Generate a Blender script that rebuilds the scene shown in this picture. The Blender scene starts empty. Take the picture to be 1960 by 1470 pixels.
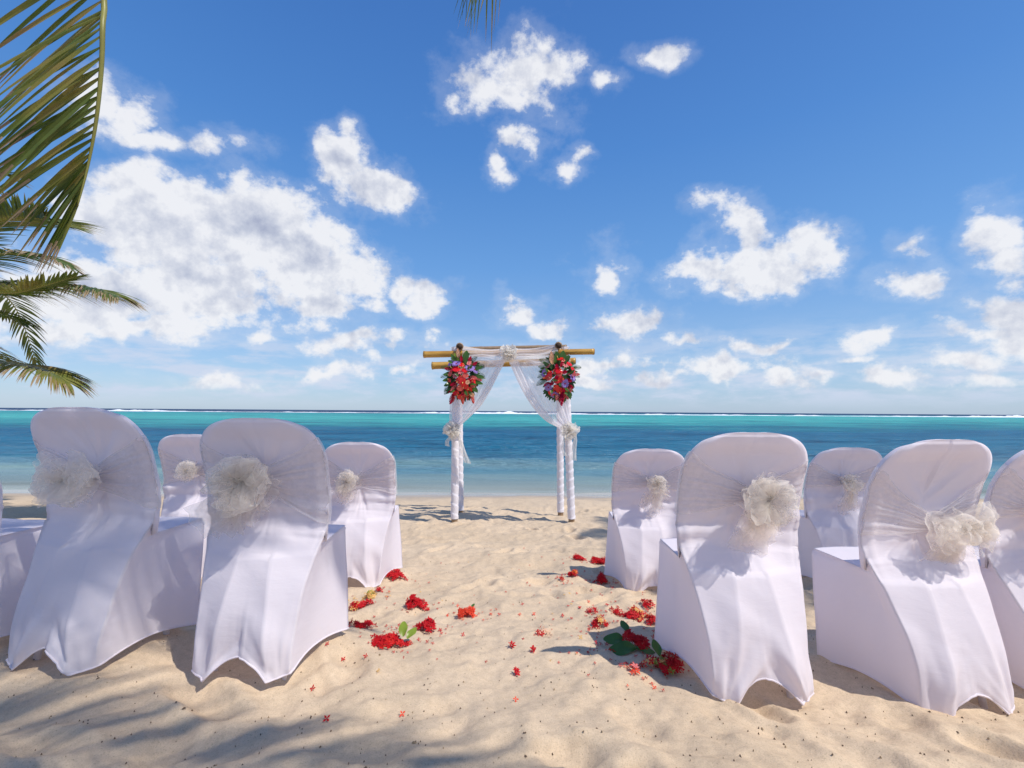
import bpy, math, random
import numpy as np
from mathutils import Vector, Matrix, Quaternion

S = bpy.context.scene
COL = S.collection
R = math.radians
CAMZ = 1.70                      # eye height above the sea (metres)
F = 871.0                        # focal length in photo pixels (1960 wide)
PITCH = math.atan(52 / F); ROLL = 0.0071

# ------------------------------------------------------------------ camera
cam = bpy.data.cameras.new('camera'); camo = bpy.data.objects.new('camera', cam); COL.objects.link(camo)
cam.sensor_width = 36; cam.lens = 36 * F / 1960; cam.clip_start = .05; cam.clip_end = 20000
camo.matrix_world = Matrix.Translation((0, 0, CAMZ)) @ Matrix.Rotation(PITCH, 4, 'X') @ Matrix.Rotation(R(90), 4, 'X') @ Matrix.Rotation(ROLL, 4, 'Z')
S.camera = camo
S.render.resolution_x = 1024; S.render.resolution_y = 768
S.render.engine = 'CYCLES'
S.cycles.transparent_max_bounces = 32
S.cycles.max_bounces = 8
S.view_settings.view_transform = 'Standard'; S.view_settings.look = 'None'
S.view_settings.gamma = 1; S.view_settings.exposure = 0.42; S.view_settings.use_curve_mapping = False

SUN_DIR = Vector((.60, -.36, 1.0)).normalized()      # towards the sun
sl = bpy.data.lights.new('sun', 'SUN'); sl.energy = 3.0; sl.angle = R(.55); sl.color = (1, .955, .88)
so = bpy.data.objects.new('sun', sl); COL.objects.link(so)
so.rotation_euler = SUN_DIR.to_track_quat('Z', 'Y').to_euler()

def at(px, py, Y):
    """point at world depth Y seen at a photo pixel"""
    U = px - 980; V = 735 - py
    u = U - V * ROLL; v = V + U * ROLL
    x, yc, zc = u / F, 1.0, v / F
    y = yc * math.cos(PITCH) - zc * math.sin(PITCH); z = yc * math.sin(PITCH) + zc * math.cos(PITCH)
    return Vector((x / y * Y, Y, CAMZ + z / y * Y))

# ------------------------------------------------------------------ node helpers
class NT:
    def __init__(s, tree): s.t = tree; s.n = tree.nodes; s.l = tree.links
    def new(s, typ, **kw):
        n = s.n.new(typ)
        for k, v in kw.items(): setattr(n, k, v)
        return n
    def put(s, sock, v):
        if isinstance(v, bpy.types.NodeSocket): s.l.new(v, sock)
        elif v is not None: sock.default_value = v
    def m(s, op, a, b=None, c=None, clamp=False):
        n = s.new('ShaderNodeMath', operation=op, use_clamp=clamp)
        s.put(n.inputs[0], a); s.put(n.inputs[1], b); s.put(n.inputs[2], c); return n.outputs[0]
    def v(s, op, a, b=None, scale=None):
        n = s.new('ShaderNodeVectorMath', operation=op)
        s.put(n.inputs[0], a); s.put(n.inputs[1], b)
        if scale is not None: s.put(n.inputs['Scale'], scale)
        return n.outputs['Value'] if op in ('LENGTH', 'DOT_PRODUCT', 'DISTANCE') else n.outputs[0]
    def noise(s, vec, scale, detail=4, rough=.5, dist=0.0):
        n = s.new('ShaderNodeTexNoise'); s.put(n.inputs['Vector'], vec)
        n.inputs['Scale'].default_value = scale; n.inputs['Detail'].default_value = detail
        n.inputs['Roughness'].default_value = rough; n.inputs['Distortion'].default_value = dist
        return n.outputs['Fac']
    def ramp(s, fac, stops, interp='LINEAR'):
        n = s.new('ShaderNodeValToRGB'); n.color_ramp.interpolation = interp; s.put(n.inputs[0], fac)
        e = n.color_ramp.elements
        while len(e) < len(stops): e.new(.5)
        for el, (p, c) in zip(e, stops):
            el.position = p; el.color = (c, c, c, 1) if not hasattr(c, '__len__') else (*c[:3], 1)
        return n.outputs[0]
    def mix(s, fac, a, b, blend='MIX'):
        n = s.new('ShaderNodeMix', data_type='RGBA', blend_type=blend)
        s.put(n.inputs[0], fac)
        for i, q in ((6, a), (7, b)):
            s.put(n.inputs[i], q if isinstance(q, bpy.types.NodeSocket) else (*q[:3], 1))
        return n.outputs[2]
    def maprange(s, v, a, b, c=0.0, d=1.0, smooth=True):
        n = s.new('ShaderNodeMapRange', interpolation_type='SMOOTHSTEP' if smooth else 'LINEAR')
        s.put(n.inputs[0], v)
        for i, q in enumerate((a, b, c, d)): n.inputs[i + 1].default_value = q
        return n.outputs[0]

# ------------------------------------------------------------------ sky with clouds
w = bpy.data.worlds.new('World'); S.world = w; w.use_nodes = True
g = NT(w.node_tree); g.n.clear()
# clouds standing in the sky: centre and half sizes as tangents of bearing and height, tilt, weight
def sky_uv(px, py):
    p = at(px, py, 1.0); return p.x, p.z - CAMZ
CL = [(300, 430, 170, 95, 0, 1.45), (470, 430, 160, 95, -12, 1.5), (570, 480, 140, 90, -35, 1.4), (350, 520, 190, 95, 0, 1.4), (170, 560, 150, 80, 0, 1.2),
      (640, 590, 95, 45, 0, 1), (290, 632, 110, 30, 0, .95), (660, 520, 80, 70, -40, 1.0), (60, 560, 110, 90, 0, .9), (240, 345, 95, 40, 10, .85),
      (235, 225, 65, 48, 10, .75), (300, 268, 130, 24, -8, .75), (190, 200, 60, 50, 0, .6),
      (655, 290, 66, 46, -45, 1.3), (720, 345, 92, 46, -32, 1.3), (765, 375, 40, 26, 0, 1),
      (985, 140, 105, 70, 10, .8), (1045, 130, 75, 55, 0, .8), (955, 185, 65, 40, -10, .85),
      (990, 270, 38, 42, 50, .8), (962, 318, 22, 36, 20, .8), (1165, 147, 26, 24, 0, .75), (1255, 96, 55, 20, 0, .75), (1070, 312, 34, 18, 0, .5),
      (795, 588, 62, 36, 0, .95), (748, 556, 32, 26, -30, .85), (1005, 602, 46, 32, -10, .85), (1065, 632, 56, 22, 0, .85),
      (1222, 612, 56, 30, 0, .75), (1155, 515, 34, 44, 0, .55), (1165, 545, 26, 26, 0, .5),
      (1470, 500, 110, 52, 4, 1.05), (1410, 400, 60, 38, 0, 1.05), (1435, 445, 62, 50, -20, 1.1), (1550, 475, 62, 50, 10, .9), (1335, 512, 50, 34, 10, .85), (1390, 545, 50, 22, 0, .75),
      (1680, 637, 60, 30, 0, 1.0), (1925, 590, 80, 50, 0, .95), (1925, 480, 66, 85, 10, .95), (1870, 640, 90, 34, 0, .85), (1745, 465, 36, 24, 0, .65), (1760, 530, 72, 24, 0, .65), (1980, 640, 90, 50, 0, .9),
      (640, 660, 66, 26, 0, .7), (735, 652, 55, 20, 0, .65), (850, 652, 36, 14, 0, .6), (503, 641, 30, 18, 0, .6), (1430, 658, 36, 16, 0, .7), (1500, 655, 40, 10, 15, .5), (1000, 700, 60, 16, 0, 0.67), (620, 720, 70, 16, 0, 0.62), (760, 700, 60, 18, 0, 0.67), (420, 735, 80, 14, 0, 0.57), (1160, 690, 60, 20, 0, 0.72), (1250, 715, 80, 16, 0, 0.67), (1380, 700, 90, 22, 0, 0.72), (1500, 725, 90, 18, 0, 0.67), (1600, 700, 80, 20, 0, 0.67), (1730, 715, 90, 22, 0, 0.72), (1850, 690, 90, 26, 0, 0.77), (1640, 675, 50, 14, 0, 0.67), (1320, 655, 60, 16, 0, 0.62), (1900, 735, 90, 16, 0, 0.62), (1120, 735, 90, 12, 0, 0.57), (1950, 660, 60, 30, 0, 0.87),
      (460, 575, 60, 40, 0, .9), (90, 640, 90, 30, 0, .8)]
cg = bpy.data.node_groups.new('cloud_density', 'ShaderNodeTree')
cg.interface.new_socket('Vector', in_out='INPUT', socket_type='NodeSocketVector')
cg.interface.new_socket('Density', in_out='OUTPUT', socket_type='NodeSocketFloat')
c = NT(cg); gi = c.new('NodeGroupInput'); go = c.new('NodeGroupOutput')
dirn = c.v('NORMALIZE', gi.outputs[0])
sep = c.new('ShaderNodeSeparateXYZ'); c.put(sep.inputs[0], dirn)
yy = c.m('MAXIMUM', sep.outputs[1], .04)
uu = c.m('DIVIDE', sep.outputs[0], yy); vv = c.m('DIVIDE', sep.outputs[2], yy)
wn = c.new('ShaderNodeTexNoise'); c.put(wn.inputs[0], dirn); wn.inputs['Scale'].default_value = 9; wn.inputs['Detail'].default_value = 3
cmb = c.new('ShaderNodeCombineXYZ'); c.put(cmb.inputs[0], uu); c.put(cmb.inputs[1], vv)
warp = c.v('SCALE', c.v('SUBTRACT', wn.outputs['Color'], (.5, .5, .5)), scale=.13)
uvw = c.v('ADD', cmb.outputs[0], warp)
uvw = c.v('MULTIPLY', uvw, (1, 1, 0))
acc = None
for (px, py, rx, ry, ang, wt) in CL:
    a, b = sky_uv(px, py)
    mp = c.new('ShaderNodeMapping', vector_type='TEXTURE')
    c.put(mp.inputs['Vector'], uvw)
    mp.inputs['Location'].default_value = (a, b, 0); mp.inputs['Rotation'].default_value = (0, 0, R(ang))
    mp.inputs['Scale'].default_value = (rx * 1.27 / F, ry * 1.27 / F, 1)
    ln = c.v('LENGTH', mp.outputs[0])
    val = c.m('MULTIPLY_ADD', ln, -wt, wt)
    acc = val if acc is None else c.m('MAXIMUM', acc, val)
acc = c.m('MAXIMUM', acc, -1.0)
# the rest of the sky carries the same kind of scattered cloud
low = c.noise(dirn, 2.6, 2, .5)
gen = c.m('MULTIPLY_ADD', low, 6.0, -3.6)
outside = c.m('MAXIMUM', c.maprange(c.m('ABSOLUTE', uu), 1.25, 1.7), c.m('MAXIMUM', c.maprange(vv, .95, 1.3), c.maprange(sep.outputs[1], .25, .05)))
bb = c.m('ADD', c.m('MULTIPLY', acc, c.m('SUBTRACT', 1.0, outside)), c.m('MULTIPLY', gen, outside))
n1 = c.noise(c.v('MULTIPLY', dirn, (1, 1, 1.35)), 10.5, 10, .63)
D = c.m('ADD', bb, c.m('MULTIPLY_ADD', n1, 2.5, -1.36))
c.put(go.inputs[0], D)

tc = g.new('ShaderNodeTexCoord'); dvec = g.v('NORMALIZE', tc.outputs['Generated'])
def dens(vec):
    n = g.new('ShaderNodeGroup'); n.node_tree = cg; g.put(n.inputs[0], vec); return n.outputs[0]
d0 = dens(dvec)
b0 = g.noise(dvec, 6.5, 4, .55); b1 = g.noise(g.v('ADD', dvec, (.022, 0, .040)), 6.5, 4, .55)
sepd = g.new('ShaderNodeSeparateXYZ'); g.put(sepd.inputs[0], dvec)
e0 = g.noise(dvec, 19, 6, .60); e1 = g.noise(g.v('ADD', dvec, (.009, 0, .016)), 19, 6, .60)
gap = e0
alpha = g.m('MAXIMUM', g.m('MULTIPLY', g.maprange(g.m('ADD', d0, g.m('MULTIPLY_ADD', gap, .8, -.40)), -.12, .44), .97), g.m('MULTIPLY', g.maprange(d0, -.50, .10), .14))
shade = g.m('ADD', g.maprange(d0, .15, 1.5, 1.02, .66), g.m('MULTIPLY', g.m('SUBTRACT', b0, b1), 2.3))
fine = g.m('MULTIPLY_ADD', g.m('SUBTRACT', e0, e1), 3.4, .42)
ccol = g.ramp(g.m('ADD', shade, g.m('MULTIPLY_ADD', fine, .5, -.25)), [(.0, (.33, .36, .47)), (.35, (.44, .47, .56)), (.65, (.56, .58, .645)), (1, (.72, .725, .75))])
# thin veil of far cloud low over the horizon
veil = g.noise(g.v('MULTIPLY', dvec, (1, 1, 4.2)), 9, 8, .62)
veilm = g.m('MULTIPLY', g.maprange(veil, .40, .66), g.m('MULTIPLY', g.maprange(sepd.outputs[2], .20, .06), g.maprange(sepd.outputs[2], .0, .04)))
veilm = g.m('MULTIPLY', veilm, .85)
sky = g.new('ShaderNodeTexSky', sky_type='NISHITA'); sky.sun_disc = False
sky.sun_elevation = math.asin(SUN_DIR.z); sky.sun_rotation = math.atan2(SUN_DIR.x, SUN_DIR.y)
sky.altitude = 0; sky.air_density = 1.0; sky.dust_density = .35; sky.ozone_density = 2.2
hs = g.new('ShaderNodeHueSaturation'); hs.inputs['Saturation'].default_value = 1.12; hs.inputs['Hue'].default_value = .504; g.put(hs.inputs['Color'], sky.outputs[0])
air = g.ramp(g.m('MAXIMUM', sepd.outputs[2], 0.0), [(0, (.245, .385, .60)), (.10, (.215, .375, .625)), (.30, (.105, .285, .62)), (.50, (.055, .205, .55)), (.68, (.036, .150, .465)), (1, (.026, .115, .40))])
skc = g.mix(.72, hs.outputs[0], g.v('SCALE', air, scale=7.6))
bgs = g.new('ShaderNodeBackground'); g.put(bgs.inputs[0], skc); bgs.inputs[1].default_value = .12
bgc = g.new('ShaderNodeBackground'); g.put(bgc.inputs[0], ccol); bgc.inputs[1].default_value = .93
bgv = g.new('ShaderNodeBackground'); bgv.inputs[0].default_value = (.56, .62, .76, 1); bgv.inputs[1].default_value = .85
m1 = g.new('ShaderNodeMixShader'); g.put(m1.inputs[0], veilm); g.put(m1.inputs[1], bgs.outputs[0]); g.put(m1.inputs[2], bgv.outputs[0])
m2 = g.new('ShaderNodeMixShader'); g.put(m2.inputs[0], g.m('MULTIPLY', alpha, g.maprange(sepd.outputs[2], .0, .06, 0, .97))); g.put(m2.inputs[1], m1.outputs[0]); g.put(m2.inputs[2], bgc.outputs[0])
wo = g.new('ShaderNodeOutputWorld'); g.put(wo.inputs[0], m2.outputs[0])
w.cycles.sampling_method = 'MANUAL'; w.cycles.sample_map_resolution = 512

# ------------------------------------------------------------------ object helpers
def mesh(name, verts, faces, mat=None, parent=None, smooth=True, mats=None, fm=None, data_name=None):
    me = bpy.data.meshes.new(name)
    me.from_pydata([tuple(v) for v in verts], [], [tuple(f) for f in faces])
    if smooth: me.polygons.foreach_set('use_smooth', [True] * len(me.polygons))
    for m_ in (mats or ([mat] if mat else [])): me.materials.append(m_)
    if fm is not None: me.polygons.foreach_set('material_index', fm)
    me.update()
    o = bpy.data.objects.new(name, me); COL.objects.link(o)
    if parent: o.parent = parent
    return o
def grid_faces(nr, nc, wrap=False, off=0):
    f = []
    for i in range(nr - 1):
        for j in range(nc if wrap else nc - 1):
            a = off + i * nc + j; b = off + i * nc + (j + 1) % nc
            f.append((a, b, b + nc, a + nc))
    return f
def empty(name, loc, rz=0.0):
    o = bpy.data.objects.new(name, None); COL.objects.link(o); o.location = loc; o.rotation_euler = (0, 0, rz)
    o.empty_display_size = .1; return o
def tag(o, label=None, cat=None, group=None, kind=None):
    if label: o['label'] = label
    if cat: o['category'] = cat
    if group: o['group'] = group
    if kind: o['kind'] = kind
    return o
class MB:
    def __init__(s): s.v = []; s.f = []; s.mi = []
    def add(s, v, f, mi=0):
        o = len(s.v); s.v += [tuple(p) for p in v]; s.f += [tuple(i + o for i in q) for q in f]; s.mi += [mi] * len(f)
    def tube(s, pts, rad, n=8, mi=0, cap=True):
        pts = [Vector(p) for p in pts]; rr = rad if hasattr(rad, '__len__') else [rad] * len(pts)
        vs = []
        up = Vector((0, 0, 1)); prev = None
        for i, p in enumerate(pts):
            t = (pts[min(i + 1, len(pts) - 1)] - pts[max(i - 1, 0)]).normalized()
            a = (prev - t * prev.dot(t)) if prev is not None else t.cross(up if abs(t.z) < .9 else Vector((1, 0, 0)))
            a.normalize(); prev = a; b = t.cross(a)
            for k in range(n):
                an = 2 * math.pi * k / n
                vs.append(p + (a * math.cos(an) + b * math.sin(an)) * rr[i])
        f = grid_faces(len(pts), n, True)
        if cap: f += [tuple(range(n - 1, -1, -1)), tuple(range((len(pts) - 1) * n, len(pts) * n))]
        s.add(vs, f, mi)
    def build(s, name, mat=None, parent=None, mats=None, smooth=True):
        return mesh(name, s.v, s.f, mat, parent, smooth, mats, s.mi if mats else None)

# value noise in numpy
def vnoise(x, y, seed=0):
    rs = np.random.RandomState(seed); T = rs.rand(256, 256)
    xi = np.floor(x).astype(int); yi = np.floor(y).astype(int); fx = x - xi; fy = y - yi
    fx = fx * fx * fx * (fx * (fx * 6 - 15) + 10); fy = fy * fy * fy * (fy * (fy * 6 - 15) + 10)
    a = T[xi & 255, yi & 255]; b = T[(xi + 1) & 255, yi & 255]; c_ = T[xi & 255, (yi + 1) & 255]; d = T[(xi + 1) & 255, (yi + 1) & 255]
    return (a * (1 - fx) + b * fx) * (1 - fy) + (c_ * (1 - fx) + d * fx) * fy - .5
def fbm(x, y, o=4, seed=0, g_=.5):
    r = 0; am = 1
    for k in range(o):
        r = r + am * vnoise(x * 2 ** k + 17.3 * k, y * 2 ** k - 9.1 * k, seed + k); am *= g_
    return r

# ------------------------------------------------------------------ materials
def principled(name, col, rough=.6, spec=.5, **kw):
    m_ = bpy.data.materials.new(name); m_.use_nodes = True; t = NT(m_.node_tree)
    b = t.n['Principled BSDF']; t.put(b.inputs['Base Color'], col if isinstance(col, bpy.types.NodeSocket) else (*col[:3], 1))
    b.inputs['Roughness'].default_value = rough; b.inputs['Specular IOR Level'].default_value = spec
    return m_, t, b
def bump(t, b, h, strength, dist=.01, nrm=None):
    n = t.new('ShaderNodeBump'); t.put(n.inputs['Height'], h); n.inputs['Strength'].default_value = strength; n.inputs['Distance'].default_value = dist
    t.l.new(n.outputs[0], b.inputs['Normal']); return n
def objco(t): return t.new('ShaderNodeTexCoord').outputs['Object']

# sand
M_SAND, t, b = principled('sand', (.5, .4, .3), .92, .15)
co = objco(t); pz = t.new('ShaderNodeSeparateXYZ'); t.put(pz.inputs[0], co)
n_a = t.noise(co, 1.3, 4, .6); n_b = t.noise(co, 240, 3, .7); n_c = t.noise(co, 42, 5, .65)
base = t.mix(t.maprange(n_a, .3, .7), (.70, .540, .375), (.63, .482, .328))
base = t.mix(t.m('MULTIPLY', t.maprange(n_c, .35, .75), .35), base, (.40, .30, .205))
grain = t.ramp(n_b, [(.25, .50), (.42, .93), (.6, 1.0), (.78, 1.16)])
base = t.mix(1.0, base, grain, 'MULTIPLY')
wetn = t.m('ADD', pz.outputs[2], t.m('MULTIPLY_ADD', t.noise(co, .9, 3, .5), .05, -.025))
wet = t.maprange(wetn, .125, .05)
base = t.mix(t.m('MULTIPLY', wet, .8), base, (.36, .29, .225))
t.put(b.inputs['Base Color'], base)
t.put(b.inputs['Roughness'], t.maprange(wetn, .04, .10, .14, .92))
t.put(b.inputs['Specular IOR Level'], t.maprange(wetn, .04, .10, .7, .15))
hgt = t.m('ADD', t.m('MULTIPLY', n_b, .25), n_c); hgt = t.m('MULTIPLY', hgt, t.maprange(wetn, .03, .12))
bump(t, b, hgt, .55, .006)

# sea water
M_SEA = bpy.data.materials.new('sea_water'); M_SEA.use_nodes = True; t = NT(M_SEA.node_tree); b = t.n['Principled BSDF']; out = t.n['Material Output']
co = objco(t); sp = t.new('ShaderNodeSeparateXYZ'); t.put(sp.inputs[0], co)
X_, Y_ = sp.outputs[0], sp.outputs[1]
lg = t.m('LOGARITHM', t.m('MAXIMUM', Y_, 1.0), 10.0)
cx = t.m('DIVIDE', X_, t.m('MAXIMUM', Y_, 5.0))
cc = t.new('ShaderNodeCombineXYZ'); t.put(cc.inputs[0], t.m('MULTIPLY', X_, .012)); t.put(cc.inputs[1], t.m('MULTIPLY', lg, 2.2))
wob = t.m('MULTIPLY_ADD', t.noise(cc.outputs[0], 3.2, 5, .6), .42, -.21)
# the lagoon's bright sand floor lies nearer on the left of the bay than on the right
skew = t.m('MULTIPLY', t.maprange(t.m('MULTIPLY', X_, 1.0), -10, 140, 0, 1, False), .24)
lv = t.m('SUBTRACT', t.m('ADD', lg, wob), skew)
def P(d): return (math.log10(d) - .9) / 2.8
lvn = t.m('MULTIPLY_ADD', lv, 1 / 2.8, -.9 / 2.8)
colr = t.ramp(lvn, [(P(9.8), (.30, .40, .36)), (P(12), (.17, .28, .30)), (P(16), (.050, .190, .285)), (P(24), (.020, .165, .275)), (P(36), (.016, .145, .262)), (P(45), (.024, .225, .29)), (P(55), (.045, .34, .36)), (P(95), (.08, .49, .45)), (P(230), (.04, .34, .36)), (P(300), (.012, .05, .12)), (P(2000), (.012, .04, .11))])
pc = t.new('ShaderNodeCombineXYZ'); t.put(pc.inputs[0], t.m('MULTIPLY', X_, .05)); t.put(pc.inputs[1], t.m('MULTIPLY', Y_, .16))
pat = t.maprange(t.noise(pc.outputs[0], 1.0, 5, .62, .6), .50, .68)
patm = t.m('MULTIPLY', pat, t.m('MULTIPLY', t.maprange(Y_, 13, 26), t.maprange(Y_, 280, 120)))
colr = t.mix(t.m('MULTIPLY', patm, .62), colr, (.012, .060, .13))
streak = t.noise(cc.outputs[0], 14, 6, .7)
colr = t.mix(t.m('MULTIPLY', t.maprange(streak, .52, .7), .25), colr, (.012, .10, .17))
t.put(b.inputs['Base Color'], colr)
b.inputs['Roughness'].default_value = .6; b.inputs['Specular IOR Level'].default_value = 0.0
rc = t.new('ShaderNodeCombineXYZ'); t.put(rc.inputs[0], t.m('MULTIPLY', X_, .42)); t.put(rc.inputs[1], Y_)
h1 = t.noise(rc.outputs[0], 3.2, 4, .62, .3); h2 = t.noise(rc.outputs[0], .55, 4, .6, .4)
h3 = t.noise(rc.outputs[0], .13, 3, .6, .4)
hh = t.m('ADD', t.m('ADD', t.m('MULTIPLY', h1, .5), t.m('MULTIPLY', h2, 1.8)), t.m('MULTIPLY', h3, 7.0))
hh = t.m('MULTIPLY', hh, t.maprange(Y_, 9.5, 18, .10, 1.0))
nbw = bump(t, b, hh, 1.0, .85)
gls = t.new('ShaderNodeBsdfGlossy'); gls.inputs['Roughness'].default_value = .16; gls.inputs['Color'].default_value = (.9, .95, 1, 1); t.l.new(nbw.outputs[0], gls.inputs['Normal'])
fr_ = t.new('ShaderNodeFresnel'); fr_.inputs['IOR'].default_value = 1.33; t.l.new(nbw.outputs[0], fr_.inputs['Normal'])
wmix = t.new('ShaderNodeMixShader'); t.put(wmix.inputs[0], t.m('MINIMUM', t.m('MULTIPLY', fr_.outputs[0], .52), .42)); t.put(wmix.inputs[1], b.outputs[0]); t.put(wmix.inputs[2], gls.outputs[0])
tr = t.new('ShaderNodeBsdfTransparent'); tr.inputs[0].default_value = (.93, .98, .97, 1)
edge = t.maprange(t.m('ADD', Y_, t.m('MULTIPLY_ADD', t.noise(co, .5, 3, .5), 1.2, -.6)), 9.5, 13.5, .12, 1.0)
mx = t.new('ShaderNodeMixShader'); t.put(mx.inputs[0], edge); t.put(mx.inputs[1], tr.outputs[0]); t.put(mx.inputs[2], wmix.outputs[0]); t.put(out.inputs[0], mx.outputs[0])

M_FOAM, t, b = principled('sea_foam', (.85, .88, .9), .9, .1)
bump(t, b, t.noise(objco(t), 2, 4, .7), .6, .3)

# stretch cover fabric
def fabric(name, col, transl=.22, alpha=1.0, bumps=.12, bscale=60, rough=.75, sheen=.0):
    m_ = bpy.data.materials.new(name); m_.use_nodes = True; t = NT(m_.node_tree); b = t.n['Principled BSDF']; out = t.n['Material Output']
    b.inputs['Base Color'].default_value = (*col, 1); b.inputs['Roughness'].default_value = rough; b.inputs['Specular IOR Level'].default_value = .22
    b.inputs['Sheen Weight'].default_value = sheen
    co = objco(t)
    if bumps:
        v_ = t.v('MULTIPLY', co, (.6, .6, 1.6)); hg = t.noise(v_, bscale * .14, 5, .62, .3)
        nb = bump(t, b, hg, bumps, .02)
    tl = t.new('ShaderNodeBsdfTranslucent'); tl.inputs[0].default_value = (*col, 1)
    if bumps: t.l.new(nb.outputs[0], tl.inputs['Normal'])
    mx = t.new('ShaderNodeMixShader'); mx.inputs[0].default_value = transl
    t.put(mx.inputs[1], b.outputs[0]); t.put(mx.inputs[2], tl.outputs[0]); last = mx.outputs[0]
    if alpha < 1:
        tr = t.new('ShaderNodeBsdfTransparent'); lw = t.new('ShaderNodeLayerWeight'); lw.inputs[0].default_value = .35
        weave = t.noise(co, 14, 5, .7)
        fac = t.m('ADD', t.m('ADD', alpha - .08, t.m('MULTIPLY', lw.outputs['Facing'], .24)), t.m('MULTIPLY_ADD', weave, .5, -.25), clamp=True)
        m2_ = t.new('ShaderNodeMixShader'); t.put(m2_.inputs[0], fac); t.put(m2_.inputs[1], tr.outputs[0]); t.put(m2_.inputs[2], last); last = m2_.outputs[0]
    t.put(out.inputs[0], last); return m_
M_COVER = fabric('white_stretch_fabric', (.93, .865, .905), .32, bumps=.14)
M_SASH = fabric('white_organza', (.92, .87, .87), .4, .56, bumps=.5, bscale=120)
M_BOW = fabric('cream_organza', (1.0, .95, .89), .75, .34, bumps=.3, bscale=200, rough=.45)
M_DRAPE = fabric('sheer_white_voile', (.97, .94, .96), .5, .64, bumps=.05)
M_ROS = fabric('cream_rosette', (.98, .94, .88), .5, .62, bumps=.3, bscale=200)
M_WRAP = fabric('white_wrap', (.80, .76, .80), .05, bumps=.3)

def plain(name, col, rough=.55, var=.25, scale=14, transl=0, spec=.4):
    m_, t, b = principled(name, col, rough, spec)
    co = objco(t); n_ = t.noise(co, scale, 4, .6)
    dark = tuple(x * (1 - var) for x in col); lite = tuple(min(1, x * (1 + var)) for x in col)
    cc_ = t.mix(n_, dark, lite); t.put(b.inputs['Base Color'], cc_)
    if transl:
        out = t.n['Material Output']; tl = t.new('ShaderNodeBsdfTranslucent'); t.put(tl.inputs[0], cc_)
        mx = t.new('ShaderNodeMixShader'); mx.inputs[0].default_value = transl; t.put(mx.inputs[1], b.outputs[0]); t.put(mx.inputs[2], tl.outputs[0]); t.put(out.inputs[0], mx.outputs[0])
    return m_
M_RED = plain('red_petal', (.56, .006, .012), .6, .4, 30, .2, .25)
M_SCARLET = plain('scarlet_petal', (.62, .018, .012), .6, .3, 30, .2, .25)
M_CORAL = plain('coral_petal', (.85, .075, .03), .6, .25, 30, .25, .25)
M_YEL = plain('yellow_petal', (.82, .50, .16), .6, .2, 30, .25, .25)
M_LEAF = plain('glossy_leaf', (.055, .135, .018), .3, .4, 10, .15, .5)
M_LEAFY = plain('yellow_green_leaf', (.22, .30, .03), .4, .3, 10, .2, .5)
M_TWIG = plain('dark_twig', (.13, .085, .055), .8, .4)
M_ANT_R = plain('anthurium_red', (.72, .012, .012), .18, .2, 12, .1, .6)
M_ANT_C = plain('anthurium_coral', (.75, .12, .085), .3, .2, 12, .2, .5)
M_MAG = plain('magenta_petal', (.55, .006, .06), .5, .3, 25, .2)
M_PINK = plain('pink_petal', (.82, .25, .24), .55, .3, 25, .3)
M_LILAC = plain('lilac_petal', (.40, .27, .68), .6, .2, 25, .3)
M_PEACH = plain('peach_petal', (.80, .52, .36), .6, .2, 25, .3)
M_ORANGE = plain('orange_petal', (.80, .18, .02), .5, .3, 25, .2)
M_SPADIX = plain('spadix', (.85, .62, .18), .6, .2, 25)
M_DGREEN = plain('dark_foliage', (.035, .095, .025), .4, .4, 12, .15)
M_FROND, t, b = principled('palm_leaflet', (.08, .12, .02), .42, .5)
oi = t.new('ShaderNodeObjectInfo'); co = objco(t)
nf = t.noise(co, 2.2, 4, .6)
fc = t.ramp(t.m('ADD', nf, t.m('MULTIPLY_ADD', oi.outputs['Random'], .3, -.15)), [(.25, (.050, .090, .016)), (.48, (.12, .165, .026)), (.64, (.25, .23, .045)), (.82, (.34, .22, .08))])
t.put(b.inputs['Base Color'], fc); out = t.n['Material Output']
tl = t.new('ShaderNodeBsdfTranslucent'); t.put(tl.inputs[0], fc); mx = t.new('ShaderNodeMixShader'); mx.inputs[0].default_value = .28
t.put(mx.inputs[1], b.outputs[0]); t.put(mx.inputs[2], tl.outputs[0]); t.put(out.inputs[0], mx.outputs[0])
M_DRYLEAF = plain('dry_leaflet_tip', (.34, .25, .15), .7, .35, 8, .2)
M_RACHIS = plain('palm_rachis', (.24, .23, .055), .45, .3, 6)
M_TRUNK, t, b = principled('palm_trunk', (.2, .17, .13), .9, .2)
co = objco(t); wv = t.new('ShaderNodeTexWave', bands_direction='Z'); t.put(wv.inputs[0], co); wv.inputs['Scale'].default_value = 3.2; wv.inputs['Distortion'].default_value = 2
t.put(b.inputs['Base Color'], t.ramp(wv.outputs['Fac'], [(0, (.10, .08, .06)), (.3, (.22, .18, .14)), (1, (.30, .26, .21))])); bump(t, b, wv.outputs['Fac'], .6, .02)
M_BAMBOO, t, b = principled('bamboo', (.45, .26, .06), .35, .5)
co = objco(t); nb_ = t.noise(t.v('MULTIPLY', co, (1.2, 9, 9)), 2.5, 5, .65)
t.put(b.inputs['Base Color'], t.ramp(nb_, [(.25, (.20, .095, .02)), (.5, (.50, .27, .045)), (.75, (.62, .38, .09))])); bump(t, b, nb_, .2, .004)
M_BAMEND = plain('bamboo_cut_end', (.06, .035, .022), .8, .4)
M_BAMG = plain('grey_bamboo', (.30, .20, .12), .5, .35)

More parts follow.
